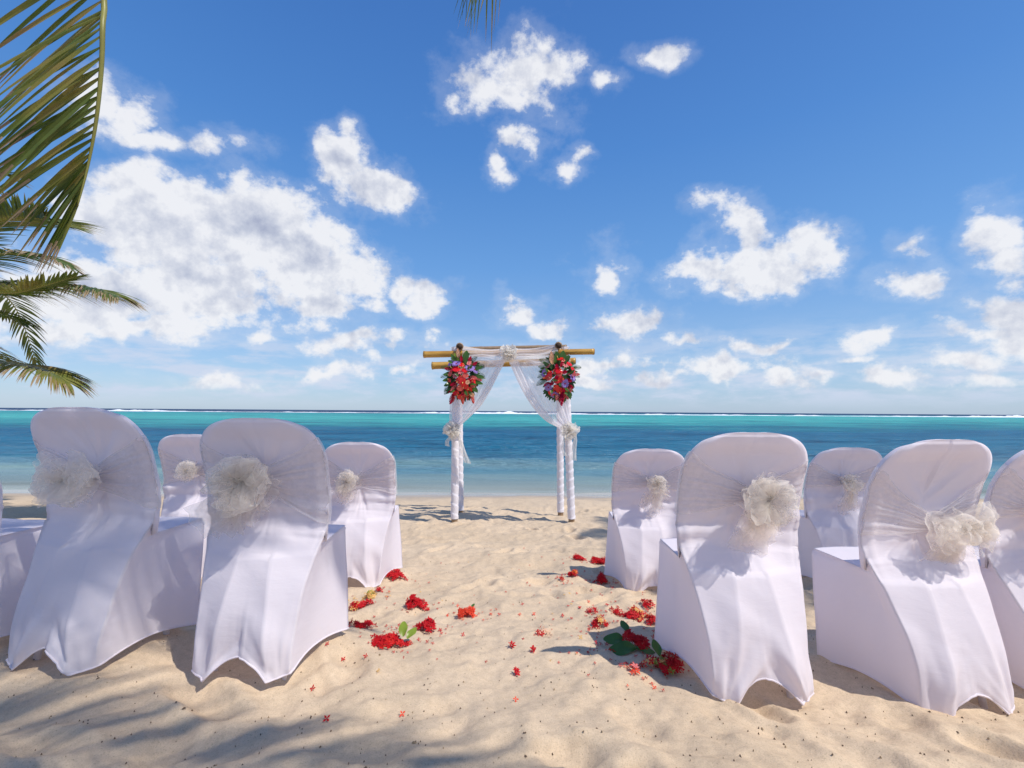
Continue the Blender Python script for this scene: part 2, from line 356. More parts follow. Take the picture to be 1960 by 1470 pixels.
# ------------------------------------------------------------------ ground
CH = [  # x, y, ground height relative to the eye, turn
    dict(k='C1', x=-1.629, y=1.631, z=-.910, a=-.104), dict(k='C2', x=-.964, y=1.649, z=-.946, a=-.012),
    dict(k='C3', x=.886, y=1.608, z=-.985, a=.044), dict(k='C4', x=1.564, y=1.570, z=-1.003, a=.129),
    dict(k='D1', x=-1.016, y=2.942, z=-1.123, a=.042), dict(k='D2', x=.914, y=2.915, z=-1.151, a=-.011)]
ys_ = np.linspace(-40, 40, 1601)
prof = np.interp(ys_, [-40, -4, 0, 1.6, 2.93, 5.84, 7.2, 9.7, 13, 20, 40], [1.7, 1.2, .93, .745, .56, .31, .195, 0, -.35, -1.3, -3.5])
ker = np.hanning(21); ker /= ker.sum(); prof2 = np.convolve(np.pad(prof, 10, mode='edge'), ker, 'valid')
def H0(x, y):
    return np.interp(y, ys_, prof2)
RES = [(c_['x'], c_['y'] + .2, CAMZ + c_['z']) for c_ in CH]
RES += [(-2.13, 3.15, .620), (2.22, 3.13, .565), (-2.235, 1.82, .775), (2.07, 1.82, .685)]
rg = np.random.RandomState(11)
FP = []
for i in range(330):
    y = .7 + 8.3 * rg.rand() ** 1.25; x = (rg.rand() - .5) * 2 * (1.2 * y + .6)
    L = .12 + .03 * rg.randn(); FP.append((x, y, max(.08, L), .045 + .012 * rg.rand(), rg.rand() * math.pi, .008 + .034 * rg.rand() ** 1.6))
def Hg(x, y, feet=True):
    x = np.asarray(x, float); y = np.asarray(y, float)
    z = H0(x, y)
    for (cx_, cy_, zt_) in RES:
        g_ = np.exp(-(((x - cx_) ** 2 + (y - cy_) ** 2) / .40 ** 2) ** 1.7); z = z * (1 - g_) + zt_ * g_
    fade = np.clip((9.3 - y) / 2.2, 0.03, 1) 
    z = z + fade * (fbm(x * 1.3, y * 1.3, 2, 3) * .055 + fbm(x * 4.2 + 5, y * 4.2, 3, 7) * .040 + np.abs(fbm(x * 9, y * 9, 3, 21)) * -.016 + fbm(x * 26, y * 26, 3, 31) * .005)
    z = z + np.clip((y - 6) / 3, 0, 1) * fbm(x * .35, y * .5, 2, 40) * .03
    if feet:
        for (fx, fy, a_, b_, th, dp) in FP:
            sel = (np.abs(x - fx) < .42) & (np.abs(y - fy) < .42)
            if not sel.any(): continue
            dx = x[sel] - fx; dy = y[sel] - fy
            p = (dx * math.cos(th) + dy * math.sin(th)) / a_; q = (-dx * math.sin(th) + dy * math.cos(th)) / b_
            r2 = p * p + q * q
            near = (1.6 if False else 1.0)
            z[sel] += near * dp * min(1, max(.15, (8.8 - fy) / 2)) * (-np.exp(-r2 ** 1.3) + .45 * np.exp(-(np.sqrt(r2) - 1.45) ** 2 * 5))
    return z
def hz(x, y): return float(Hg(np.array([x]), np.array([y]))[0])

def axis(segs):
    out_ = [segs[0][0]]
    for a_, b_, st in segs:
        n_ = max(1, int(round((b_ - a_) / st))); out_ += list(np.linspace(a_, b_, n_ + 1)[1:])
    return np.array(out_)
xs = axis([(-260, -60, 25), (-60, -20, 4), (-20, -8, .5), (-8, -3.4, .05), (-3.4, 3.4, .0125), (3.4, 8, .05), (8, 20, .5), (20, 60, 4), (60, 260, 25)])
ysx = axis([(-60, -10, 5), (-10, -1, .3), (-1, .8, .05), (.8, 3.4, .0115), (3.4, 6, .02), (6, 10.5, .035), (10.5, 20, .4), (20, 34, 2)])
XX, YY = np.meshgrid(xs, ysx)
ZZ = Hg(XX.ravel(), YY.ravel())
me = bpy.data.meshes.new('sand_beach'); nr, nc = XX.shape
me.vertices.add(nr * nc); me.vertices.foreach_set('co', np.stack([XX.ravel(), YY.ravel(), ZZ], 1).astype(np.float32).ravel())
ii = np.arange(nr * nc).reshape(nr, nc); q = np.stack([ii[:-1, :-1], ii[:-1, 1:], ii[1:, 1:], ii[1:, :-1]], -1).reshape(-1, 4)
me.loops.add(q.size); me.loops.foreach_set('vertex_index', q.ravel().astype(np.int32))
me.polygons.add(len(q)); me.polygons.foreach_set('loop_start', np.arange(0, q.size, 4, dtype=np.int32)); me.polygons.foreach_set('loop_total', np.full(len(q), 4, np.int32))
me.polygons.foreach_set('use_smooth', np.ones(len(q), bool)); me.update(calc_edges=True); me.validate()
me.materials.append(M_SAND); go_ = bpy.data.objects.new('sand_beach', me); COL.objects.link(go_); tag(go_, kind='structure')

def gpix(px, py):
    """where the sight line through a photo pixel meets the sand"""
    lo, hi = .6, 12
    for _ in range(40):
        mid = (lo + hi) / 2; p = at(px, py, mid)
        if p.z > float(H0(0, mid)) + 0: lo = mid
        else: hi = mid
    best = lo
    yy_ = np.linspace(max(.6, best * .8), best * 1.25, 220)
    pts = [at(px, py, v_) for v_ in yy_]
    hh_ = Hg(np.array([p.x for p in pts]), yy_)
    for p, h_ in zip(pts, hh_):
        if p.z <= h_: return Vector((p.x, p.y, h_))
    return Vector((pts[-1].x, pts[-1].y, hh_[-1]))

# ------------------------------------------------------------------ sea
xs = axis([(-6000, -1000, 1000), (-1000, -100, 100), (-100, -30, 5), (-30, -12, 1), (-12, 12, .15), (12, 30, 1), (30, 100, 5), (100, 1000, 100), (1000, 6000, 1000)])
ysx = axis([(9.0, 16, .06), (16, 40, .5), (40, 100, 5), (100, 1000, 60), (1000, 9000, 1000)])
XX, YY = np.meshgrid(xs, ysx)
amp = np.clip((YY - 9.6) / 3, 0, 1) * np.clip((40 - YY) / 20, 0, 1) * np.clip((14 - np.abs(XX)) / 4, 0, 1)
ZZ = .022 * amp * np.sin(YY * 4.4 + 3 * fbm(XX * .25, YY * .25, 2, 9) * 2) + .03 * amp * fbm(XX * .8, YY * 2.2, 3, 5)
V_ = np.stack([XX.ravel(), YY.ravel(), ZZ.ravel()], 1)
tag(mesh('sea_water', V_.tolist(), grid_faces(*XX.shape), M_SEA), kind='structure')

# breaking surf on the reef
def surf_strip(y0, x0, x1, hmax, seed, wid):
    random.seed(seed); n_ = 700; vs = []; 
    X = np.linspace(x0, x1, n_)
    hgt_ = hmax * (.10 + 1.6 * np.clip(fbm(X * .012, X * 0 + seed, 3, seed) + .12, 0, 1) + 1.1 * np.clip(fbm(X * .07, X * 0 + 3, 3, seed + 5), 0, 1))
    yo = y0 + 14 * fbm(X * .01, X * 0 + 1.7, 2, seed + 9)
    prf = [(-wid, -.05), (-wid * .6, .25), (-wid * .25, .75), (0, 1.0), (wid * .3, .6), (wid * .5, -.05)]
    for k, (dy, hz_) in enumerate(prf):
        j = fbm(X * .35, X * 0 + k * 3.1, 3, seed + 20)
        for i in range(n_): vs.append((X[i], yo[i] + dy + j[i] * wid * .5, (-.1 if hz_ < 0 else hgt_[i] * hz_ * (1 + j[i]))))
    return vs, grid_faces(len(prf), n_)
m_ = MB(); m_.add(*surf_strip(285, -420, 560, .62, 4, 6)); m_.add(*surf_strip(310, -420, 600, .95, 8, 6))
tag(m_.build('surf_foam', M_FOAM), 'line of white surf breaking on the reef along the horizon', 'surf', kind='stuff')

# ------------------------------------------------------------------ chairs
def smooth01(x): x = max(0.0, min(1.0, x)); return x * x * (3 - 2 * x)
def lerp(a, b, s): return a + (b - a) * s
HT = .922; ZS = .43; WB = .238
def back_y(z):      # rear surface of the backrest (middle), leaning towards the rear at the top
    return np.interp(z, [0, .42, .50, .62, .75, .85, .905], [.02, .150, .168, .160, .120, .072, .046])
def back_w(z):
    if z < .66: return float(np.interp(z, [.0, .3, .45, .55, .66], [.165, .205, .232, .242, .240]))
    s = min(1, max(0, (z - .75) / (HT - .75))); return .240 * (1 - s ** 2.6) ** (1 / 3.0)
def make_chair(loc, rz, seed, label, bow_spec, sash_spec, group='white covered chairs set out in rows on the sand'):
    rnd = random.Random(seed)
    root = empty('covered_chair', loc, rz); tag(root, label, 'chair', group)
    nseg = [10, 14, 26, 22]      # rear centre->ridge, ridge->rear corner, side, front half
    th = []
    for k, n_ in enumerate(nseg):
        th += [(k, i / n_) for i in range(n_)]
    full = [(k, s, 1) for k, s in th] + [(4, 0, 1)] + [(k, s, -1) for k, s in reversed(th)][:-1]
    N = len(full)
    ox = (rnd.random() - .5) * 100
    def ringpt(z, k, s, sg, front_t=0.0, zf=None):
        """front_t 0 = seat front, 1 = front face of the backrest"""
        t = min(1, z / .5)
        yb = float(back_y(z)); wz = back_w(z)
        rw = lerp(.112, .050, t ** .9)
        low = smooth01((.56 - z) / .22)          # how much the leg ridges stand out
        K1 = (rw, lerp(0, yb - .020, t)) ; K2 = (lerp(.180, wz, t), lerp(.042, yb + .018, t))
        yfr = lerp(.40, .465, min(1, z / ZS)); wf = lerp(.255, .205, min(1, z / ZS))
        K3 = (wf, yfr)
        th_ = .050 * min(1, max(.12, (HT - z) / .03)) if z > .5 else .050
        B3 = (wz * .97, yb + th_ * .8)
        K3 = (lerp(K3[0], B3[0], front_t), lerp(K3[1], B3[1], front_t)); 
        if k == 0: x, y = K1[0] * s, K1[1]; y += .018 * (1 - t) ** 1.2 * (1 - s * s)
        elif k == 1:
            x, y = lerp(K1[0], K2[0], s), lerp(K1[1], K2[1], s)
            y += .008 * low * math.sin(math.pi * s) * (.3 + .7 * t)
        elif k == 2:
            x, y = lerp(K2[0], K3[0], s), lerp(K2[1], K3[1], s)
            if front_t < 1: x -= .022 * math.sin(math.pi * s) * (1 - t * .6) * (1 - front_t)
        elif k == 3: x, y = K3[0] * (1 - s), K3[1] + (.012 * math.sin(math.pi * s) * (1 - front_t)) + .0
        else: x, y = 0, K3[1]
        # dished fabric across the back of the frame
        if z > .40 and k <= 1:
            up = 1 - low; s_ = abs(x) / max(wz, 1e-4)
            inside = min((wz - abs(x)), (HT - .02 - z) * 1.0 + 0.0)
            d_ = smooth01((inside - .012) / .06)
            edge = smooth01((s_ - .80) / .20)
            y = lerp(y, yb + .006 + d_ * .016 + edge * .020 * (1 if z < .8 else .6), up)
        if z > .5 and k == 2: pass
        return [x * sg, y, z]
    def hem(k, s):
        if k == 0: return .072 * (1 - s ** 3.0) * (1 - .25 * s)
        if k == 1: return .012 * s * s
        if k == 2: return .012 * (1 - s) + .024 * math.sin(math.pi * s)
        if k == 3: return .055 * math.sin(min(1, s * 1.0) * math.pi / 2) ** .7
        return .055
    V = []; rows = 0
    nb = 46
    for i in range(nb):
        q_ = (i / (nb - 1)) ** 1.0
        for (k, s, sg) in full:
            h_ = hem(k, s); z = lerp(h_, ZS - .012, q_)
            V.append(ringpt(z, k, s, sg))
        rows += 1
    # rounded seat edge, seat top sliding back to the backrest
    nt = 16
    for i in range(1, nt + 1):
        q_ = i / nt; zr = lerp(ZS - .012, ZS + .05, q_)
        ft = 0 if i <= 2 else smooth01((i - 2) / (nt - 2)) 
        zf = ZS - .012 + .012 * min(1, i / 3) + .004 * q_
        for (k, s, sg) in full:
            p = ringpt(zr, k, s, sg, ft)
            if k == 2: p[2] = lerp(zr, zf, smooth01(s * 2.2 if ft < 1 else 1))
            if k >= 3: p[2] = zf
            if i in (1, 2) and k in (2, 3, 4): 
                sc = 1 - .012 * i; p[1] = .3 + (p[1] - .3) * (sc if p[1] > .3 else 1); p[0] *= sc if s > .1 or k > 2 else 1
            V.append(p)
        rows += 1
    nk = 34; z1 = ZS + .05
    zl = list(np.linspace(z1, .75, 18)[1:]) + [.75 + (HT - .75) * math.sin(a_) ** .74 for a_ in np.linspace(0, math.pi / 2, nk)[1:]]
    for z in zl:
        fsn = smooth01((z - z1) / .06)
        for (k, s, sg) in full:
            p = ringpt(min(z, HT - 1e-4), k, s, sg, 1.0)
            if k >= 2: p[2] = lerp(ZS + .006, z, 1 if z > z1 + .02 else .5) if k >= 3 else z
            V.append(p)
        rows += 1
    V = np.array(V)
    x, y, z = V[:, 0], V[:, 1], V[:, 2]
    # tension folds: creases running out from the bow, folds at the waist and at the feet
    rear = (y < back_y(z) + .03) 
    fold = fbm(x * 2.5 + ox, z * 26 + 2.0 * x * np.sign(x), 3, seed) * .026 * np.exp(-((z - .54) / .07) ** 2)
    ang = np.arctan2(z - .66, np.abs(x) + .02)
    rad = np.hypot(z - .66, x)
    fold2 = fbm(ang * 5 + ox, rad * 3 + (x > 0) * 9, 3, seed + 3) * .016 * np.exp(-((rad - .13) / .10) ** 2)
    fold3 = fbm(x * 22 + ox, z * 3.0, 3, seed + 5) * .016 * np.clip(1 - z / .26, 0, 1) * np.clip(z / .03, .2, 1)
    fa = np.arctan2(z + .02, np.abs(x) - .15); fr2 = np.hypot(z, np.abs(x) - .15)
    fold4 = fbm(fa * 3.2 + ox + (x > 0) * 7, fr2 * 1.5, 2, seed + 30) * .030 * np.exp(-((fr2 - .13) / .10) ** 2)
    fold5 = fbm(x * 5 + z * 7 + ox, x * 2.0 - z * 1.2, 2, seed + 33) * .012 * np.clip((.5 - z) / .1, 0, 1)
    soft = fbm(x * 4 + ox, z * 4 + y * 3, 2, seed + 8) * .006
    y += np.where(rear, fold + fold2 + fold3 + fold4 + fold5 + soft * np.clip((.9 - z) / .1, 0, 1), soft * .4)
    side = (~rear) & (z < ZS - .02)
    x += np.where(side, (fbm(y * 4 + ox, z * 3.0, 2, seed + 12) * .010) * np.sign(x), 0)
    V = np.stack([x, y, z], 1)
    faces = grid_faces(rows, N, True)
    cov = mesh('seat_cover', V.tolist(), faces, M_COVER, root)
    # seam line along hem
    hm = MB(); hemp = [Vector(V[j]) for j in range(N)]; hemp.append(hemp[0]); hm.tube([p + Vector((0, 0, .003)) for p in hemp], .0035, 5, cap=False)
    hm.build('hem', M_COVER, cov)
    # plastic feet below the cover
    for sx in (-1, 1):
        for (fx, fy, nm) in ((.130, .09, 'leg'), (.178, .33, 'leg')):
            lg_ = MB(); lg_.tube([(fx * sx, fy, -.04), (fx * sx * (.98), fy + (.02 if fy < .1 else -.02), .10), (fx * sx * .95, fy + (.10 if fy < .1 else 0), ZS - .05)], .011, 8)
            lg_.build(nm, M_WRAP, root)
    # organza sash
    def rear_y(xx, zz):
        wz = back_w(min(zz, HT - .001)); yb = float(back_y(zz)); s_ = min(1, abs(xx) / max(wz, 1e-3)); ins = min(wz - abs(xx), HT - .02 - zz)
        return yb + .006 + smooth01((ins - .012) / .06) * .016 + smooth01((s_ - .8) / .2) * .020
    zc = sash_spec.get('zc', .67); xc = sash_spec.get('xc', 0.0)
    sash = MB()
    for sg in (-1, 1):
        zt_, zb_ = sash_spec.get('r' if sg > 0 else 'l', (.83, .56))
        nu, nv = 30, 34; vs = []
        for i in range(nu):
            u = i / (nu - 1) * 1.08
            for j in range(nv):
                v = j / (nv - 1) * 2 - 1
                top = lerp(zc + .030, zt_, min(1, u) ** 1.05); bot = lerp(zc - .030, zb_, min(1, u) ** .85)
                zz = lerp(bot, top, (v + 1) / 2) + .006 * float(math.sin(u * 5 + v * 3 + seed)) * math.sin(math.pi * min(1, u))
                zz = min(zz, HT - .035)
                wz = back_w(zz); uc = min(u, 1)
                xx = xc * (1 - uc) + sg * wz * 1.0 * uc
                pl = math.sin(v * 17 + 2.4 * math.sin(v * 5 + seed + sg)) * .5 + .5 * math.sin(v * 31 + seed * 2 + sg)
                yy_ = rear_y(xx, zz) - .010 - .009 * pl * (1.15 - .85 * uc) + .004 * smooth01((uc - .8) / .2)
                if u > 1: 
                    wr = (u - 1) / .08; yy_ = rear_y(sg * wz, zz) - .006 + wr * .012; xx = sg * (wz + .004)
                elif u > .9: xx += sg * .004 * (u - .9) / .1
                vs.append((xx, yy_, zz))
        sash.add(vs, grid_faces(nu, nv))
    sash.build('sash', M_SASH, root)
    make_bow(root, (xc, rear_y(xc, zc) - .025, zc), seed + 50, **bow_spec)
    return root

def ruffle(mb, origin, dirv, nrm, L, W, rnd, lift=.06, nu=16, nv=8, crumple=.014, loop=True):
    """a loop of gathered organza leaving the knot"""
    o = Vector(origin); d = Vector(dirv).normalized(); n_ = Vector(nrm).normalized(); s_ = d.cross(n_).normalized()
    a1, a2, a3 = rnd.random() * 6, rnd.random() * 6, rnd.random() * 6
    vs = []
    for i in range(nu):
        u = i / (nu - 1)
        if loop:
            r_ = L * math.sin(math.pi * u) ** .75; dep = lift * (1 - math.cos(math.pi * u)) * .5 * 1.0 + .3 * lift * math.sin(math.pi * u)
            wd = W * (.18 + .82 * math.sin(math.pi * u) ** .6)
        else:
            r_ = L * u; dep = lift * math.sin(math.pi * min(1, u * 1.1)) * .6; wd = W * (.2 + .8 * u ** .6)
        for j in range(nv):
            v = j / (nv - 1) * 2 - 1
            c1 = math.sin(v * 5.2 + a1 + u * 4) * crumple * (.3 + u * (1 if not loop else math.sin(math.pi * u))); c2 = math.sin(v * 9 + a2 - u * 9) * crumple * .55
            p = o + d * (r_ + .3 * c2 - .15 * W * v * v * (.5 if loop else .3)) + s_ * (v * wd * .5 + .01 * math.sin(a3 + u * 7)) + n_ * (dep + c1 + c2)
            vs.append(p)
    mb.add(vs, grid_faces(nu, nv))
def make_bow(root, loc, seed, petals=14, size=.11, squash=1.0, loops=(), tails=(), crumple=.014, mat=None, lift=.06, dx=0.0):
    rnd = random.Random(seed); mb = MB(); mat = mat or M_BOW
    out = Vector((0, -1, 0)); o = Vector(loc) + Vector((dx, 0, 0))
    for i in range(petals):
        an = 2 * math.pi * (i + rnd.random() * .7) / petals
        d = Vector((math.cos(an), -.25 - .6 * rnd.random(), math.sin(an) * squash))
        n_ = (out + Vector((-math.cos(an), 0, -math.sin(an))) * .3 * rnd.random())
        ruffle(mb, o, d, n_, size * (.7 + .5 * rnd.random()), size * (.75 + .5 * rnd.random()), rnd, lift * (.6 + .6 * rnd.random()), crumple=crumple, loop=rnd.random() < .7)
    for (an, L, W) in loops:
        a_ = R(an)
        for k in range(3):
            ruffle(mb, o, (math.cos(a_ + .12 * (k - 1)), -.15 * (k), math.sin(a_ + .18 * (k - 1))), out, L * (1 - .13 * k), W * (1 - .15 * k), rnd, lift * 1.1, 20, 12, crumple)
    kb = MB(); ruffle(kb, o + Vector((0, -.03, -.02)), (0, -.1, 1), out, .04, .045, rnd, .03)
    bow = mb.build('bow', mat, root)
    kb.build('knot', mat, bow)
    for (an, L, W) in tails:
        tb = MB(); a_ = R(an)
        for k in range(4): ruffle(tb, o, (math.cos(a_ + .09 * k), .06 + .05 * k - .03 * (k % 2), math.sin(a_ + .09 * k)), out, L * (1 - .10 * k), W, rnd, .035 + .012 * k, 22, 12, crumple * .4, loop=False)
        tb.build('tail', mat, bow)

specs = {
    'C1': ('white covered chair with a big loose bow, leftmost chair seen whole in the near row',
           dict(petals=16, size=.115, squash=.72, loops=((182, .165, .18),), lift=.075, dx=.035, crumple=.010), dict(zc=.645, xc=-.04, l=(.80, .57), r=(.82, .53))),
    'C2': ('white covered chair left of the aisle, spiky bow with a long tail drooping left',
           dict(petals=24, size=.115, crumple=.017, tails=((218, .30, .15), (235, .24, .13), (255, .18, .12)), dx=-.01), dict(zc=.68, xc=-.03, l=(.84, .58), r=(.85, .50))),
    'C3': ('white covered chair right of the aisle, nearest row, bow with squared hanging tails',
           dict(petals=20, size=.105, crumple=.015, tails=((260, .22, .16), (275, .19, .15)), dx=.02), dict(zc=.68, xc=.03, l=(.85, .60), r=(.82, .56))),
    'C4': ('white covered chair with a large two-looped cream butterfly bow slipping to its right edge',
           dict(petals=7, size=.07, loops=((8, .15, .17), (195, .13, .14), (350, .12, .13)), tails=((255, .20, .16), (272, .19, .15)), crumple=.009, dx=.035), dict(zc=.60, xc=.05, l=(.82, .56), r=(.80, .60))),
    'D1': ('white covered chair left of the aisle in the far row, blossoms at its foot',
           dict(petals=16, size=.085, tails=((250, .17, .07), (225, .14, .06)), dx=-.03), dict(zc=.66, xc=-.03)),
    'D2': ('white covered chair right of the aisle in the far row, sash tails hanging',
           dict(petals=12, size=.075, tails=((265, .24, .07), (240, .20, .06), (300, .14, .06)), dx=.02), dict(zc=.70, xc=.02, l=(.83, .62), r=(.83, .62)))}
def chair_at(k, x, y, zrel, a): 
    lab, bw, ss = specs[k]
    return make_chair((x, y, CAMZ + zrel - .008), a, sum(map(ord, k)) + ord(k[0]) * 3, lab, bw, ss)
for c_ in CH: chair_at(c_['k'], c_['x'], c_['y'], c_['z'], c_['a'])
extra = [
    ('C0', -2.235, 1.62, -.10, 'white covered chair cut off by the left edge, only seat and back edge showing', dict(petals=12, size=.09), dict(zc=.66)),
    ('C5', 2.07, 1.62, .08, 'white covered chair cut off by the right edge, beside the butterfly bow', dict(petals=12, size=.09), dict(zc=.66, l=(.84, .62))),
    ('D0', -2.13, 2.95, -.02, 'white covered chair in the far row, seen between two nearest left-hand chairs', dict(petals=14, size=.08, dx=-.01), dict(zc=.68, xc=.0)),
    ('D3', 2.22, 2.93, -.02, 'white covered chair in the far row, seen between two nearest right-hand chairs', dict(petals=12, size=.07, tails=((268, .22, .08), (285, .20, .07)), dx=0), dict(zc=.69, xc=.0, l=(.82, .64), r=(.82, .64)))]
for (k, x, y, a, lab, bw, ss) in extra:
    make_chair((x, y, dict(C0=.775, C5=.685, D0=.620, D3=.565)[k] - .008), a, sum(map(ord, k)) * 2 + 1, lab, bw, ss)

# ------------------------------------------------------------------ wedding arch
AY = 5.84; AY2 = 6.50
arch = empty('wedding_arch', (at(981, 990, AY).x, (AY + AY2) / 2, hz(0, AY)))
tag(arch, 'bamboo wedding arch with white wrapped posts and sheer drapes, standing by the sea', 'arch')
AL = arch.location.copy()
def rel(p): return Vector(p) - AL
random.seed(5)
def bamboo(name, p0, p1, r_, mat, nodes=5):
    p0 = rel(p0); p1 = rel(p1); root_ = MB(); n_ = 60; pts = []; rr = []
    for i in range(n_ + 1):
        s = i / n_; pts.append(p0.lerp(p1, s)); ph = (s * nodes) % 1.0
        rr.append(r_ * (1 + .10 * math.exp(-((min(ph, 1 - ph)) / .03) ** 2)) * (1 - .10 * s))
    root_.tube(pts, rr, 14); o = root_.build(name, mat, arch)
    for e, d in ((p0, (p0 - p1).normalized()), (p1, (p1 - p0).normalized())):
        cb = MB(); cb.tube([e, e + d * .004], r_ * .86, 12); cb.build('cut_end', M_BAMEND, o)
    return o
bamboo('crossbeam', at(811, 678.5, AY - .06), at(1137, 673, AY - .06), .042, M_BAMBOO, 4)
bamboo('crossbeam', at(827, 700, AY2 - .05), at(1101, 691, AY2 - .05), .052, M_BAMBOO, 3)
bamboo('crossbeam', at(866, 669, AY2 + .05), at(1084, 664, AY2 + .05), .036, M_BAMG, 4)
bamboo('side_rail', at(880, 663, AY - .22), at(884, 667, AY2 + .25), .043, M_BAMG, 3)
bamboo('side_rail', at(1069, 661, AY - .22), at(1064, 665, AY2 + .25), .042, M_BAMG, 3)
def post(p0, p1, r_, seed, wrap0=.004):
    p0 = rel(p0); p1 = rel(p1); pb = MB(); pb.tube([p0 - Vector((0, 0, .15)), p0, p1], r_ * .88, 12); po = pb.build('post', M_BAMG, arch)
    L = (p1 - p0).length; n_ = 260; m = 18; ax = (p1 - p0).normalized(); a_ = ax.cross(Vector((0, 1, 0))).normalized(); b_ = ax.cross(a_)
    rnd = random.Random(seed); vs = []
    for i in range(n_ + 1):
        s = i / n_; zz = lerp(wrap0, L, s)
        for k in range(m):
            an = 2 * math.pi * k / m
            ph = (zz / .115 + k / m * (1 if seed % 2 else -1) + .12 * math.sin(zz * 7 + seed))  # helical overlaps of the ribbon
            saw = ph - math.floor(ph)
            rr = r_ * (1 + .16 * saw * (1 - smooth01((saw - .93) / .07)) + .02 * math.sin(zz * 60 + k * 2.2 + seed))
            vs.append(p0 + ax * zz + (a_ * math.cos(an) + b_ * math.sin(an)) * rr)
    w_ = mesh('fabric_wrap', vs, grid_faces(n_ + 1, m, True), M_WRAP, po); return po
def base_pt(px, py, Y): p = at(px, py, Y); p.z = min(p.z, hz(p.x, Y) + .02); return p
PFL0 = at(870, 993, AY); PFR0 = at(1094, 993, AY); PBL0 = at(881, 977, AY2); PBR0 = at(1073, 980, AY2)
post(PFL0, at(874, 664, AY), .045, 1); post(PFR0, at(1081, 664, AY), .045, 2); post(PBL0, at(878, 668, AY2), .045, 3); post(PBR0, at(1071, 668, AY2), .045, 4)
for p in (PFL0, PFR0, PBL0, PBR0): pass

def sheet(name, fn, nu, nv, mat, parent=None):
    vs = [rel(fn(i / (nu - 1), j / (nv - 1))) for i in range(nu) for j in range(nv)]
    return mesh(name, vs, grid_faces(nu, nv), mat, parent or arch)
def poly(pts, s):
    n_ = len(pts) - 1; f_ = s * n_; i = min(int(f_), n_ - 1); q_ = f_ - i
    p0 = pts[max(i - 1, 0)]; p1 = pts[i]; p2 = pts[i + 1]; p3 = pts[min(i + 2, n_)]
    return [.5 * (2 * b_ + (c2 - a_) * q_ + (2 * a_ - 5 * b_ + 4 * c2 - d_) * q_ ** 2 + (-a_ + 3 * b_ - 3 * c2 + d_) * q_ ** 3) for a_, b_, c2, d_ in zip(p0, p1, p2, p3)]
def drape(inner, outer, ytop, seed, np_=9):
    def fn(i, j):
        a_ = poly(inner, i); b_ = poly(outer, i)
        jj = j ** 1.0
        px = lerp(a_[0], b_[0], jj); py = lerp(a_[1], b_[1], jj)
        w_ = math.hypot(a_[0] - b_[0], a_[1] - b_[1]) / 110
        rip = math.sin(j * np_ * 6.28 * .5 + 2.2 * math.sin(i * 2 + seed) + seed) * .030 * min(1, w_ + .35) + math.sin(j * 23 + i * 5 + seed) * .004
        ed = 0
        return at(px, py, ytop + rip + ed - .07)
    return fn
sheet('drape', drape([(968, 690), (955, 715), (940, 745), (922, 775), (902, 796), (884, 812), (871, 822)], [(893, 690), (884, 712), (876, 740), (869, 770), (866, 795), (864, 810), (863, 820)], AY - .05, 1), 50, 70, M_DRAPE)
sheet('drape', drape([(975, 694), (990, 728), (1008, 762), (1028, 790), (1048, 808), (1068, 818), (1083, 824)], [(1060, 690), (1073, 712), (1082, 740), (1087, 770), (1090, 795), (1092, 812), (1093, 822)], AY - .05, 2), 50, 70, M_DRAPE)
# denser gathered edges of the drapes
sheet('drape_edge', drape([(968, 690), (955, 715), (940, 745), (922, 775), (902, 796), (884, 812), (871, 822)], [(955, 690), (942, 715), (928, 743), (911, 771), (894, 792), (879, 809), (869, 820)], AY - .09, 3, 4), 50, 26, M_DRAPE)
sheet('drape_edge', drape([(975, 694), (990, 728), (1008, 762), (1028, 790), (1048, 808), (1068, 818), (1083, 824)], [(992, 690), (1005, 722), (1021, 754), (1040, 781), (1058, 800), (1074, 813), (1086, 821)], AY - .09, 4, 4), 50, 26, M_DRAPE)
def valance(x0, y0, x1, y1, bot0, bot1, seed):
    def fn(i, j):
        px = lerp(x0, x1, i); top = lerp(y0, y1, i) + 5 * math.sin(math.pi * i); bot = lerp(bot0, bot1, i) + 4 * math.sin(i * 9 + seed)
        return at(px, lerp(top, bot, j), AY - .16 + .03 * math.sin(j * 16 + i * 3 + seed) - .03 * math.sin(j * 3.14))
    return fn
sheet('valance', valance(885, 661, 972, 666, 696, 694, 1), 40, 26, M_DRAPE)
sheet('valance', valance(975, 666, 1068, 657, 694, 700, 2), 40, 26, M_DRAPE)
# short curtain that falls from the rail behind the flowers
sheet('drape', lambda i, j: at(lerp(862, 880, j) + 2 * math.sin(i * 5), lerp(664, 815, i), AY - .07 + .02 * math.sin(j * 12)), 20, 12, M_DRAPE)
sheet('drape', lambda i, j: at(lerp(1072, 1090, j) + 2 * math.sin(i * 5), lerp(664, 815, i), AY - .07 + .02 * math.sin(j * 12)), 20, 12, M_DRAPE)

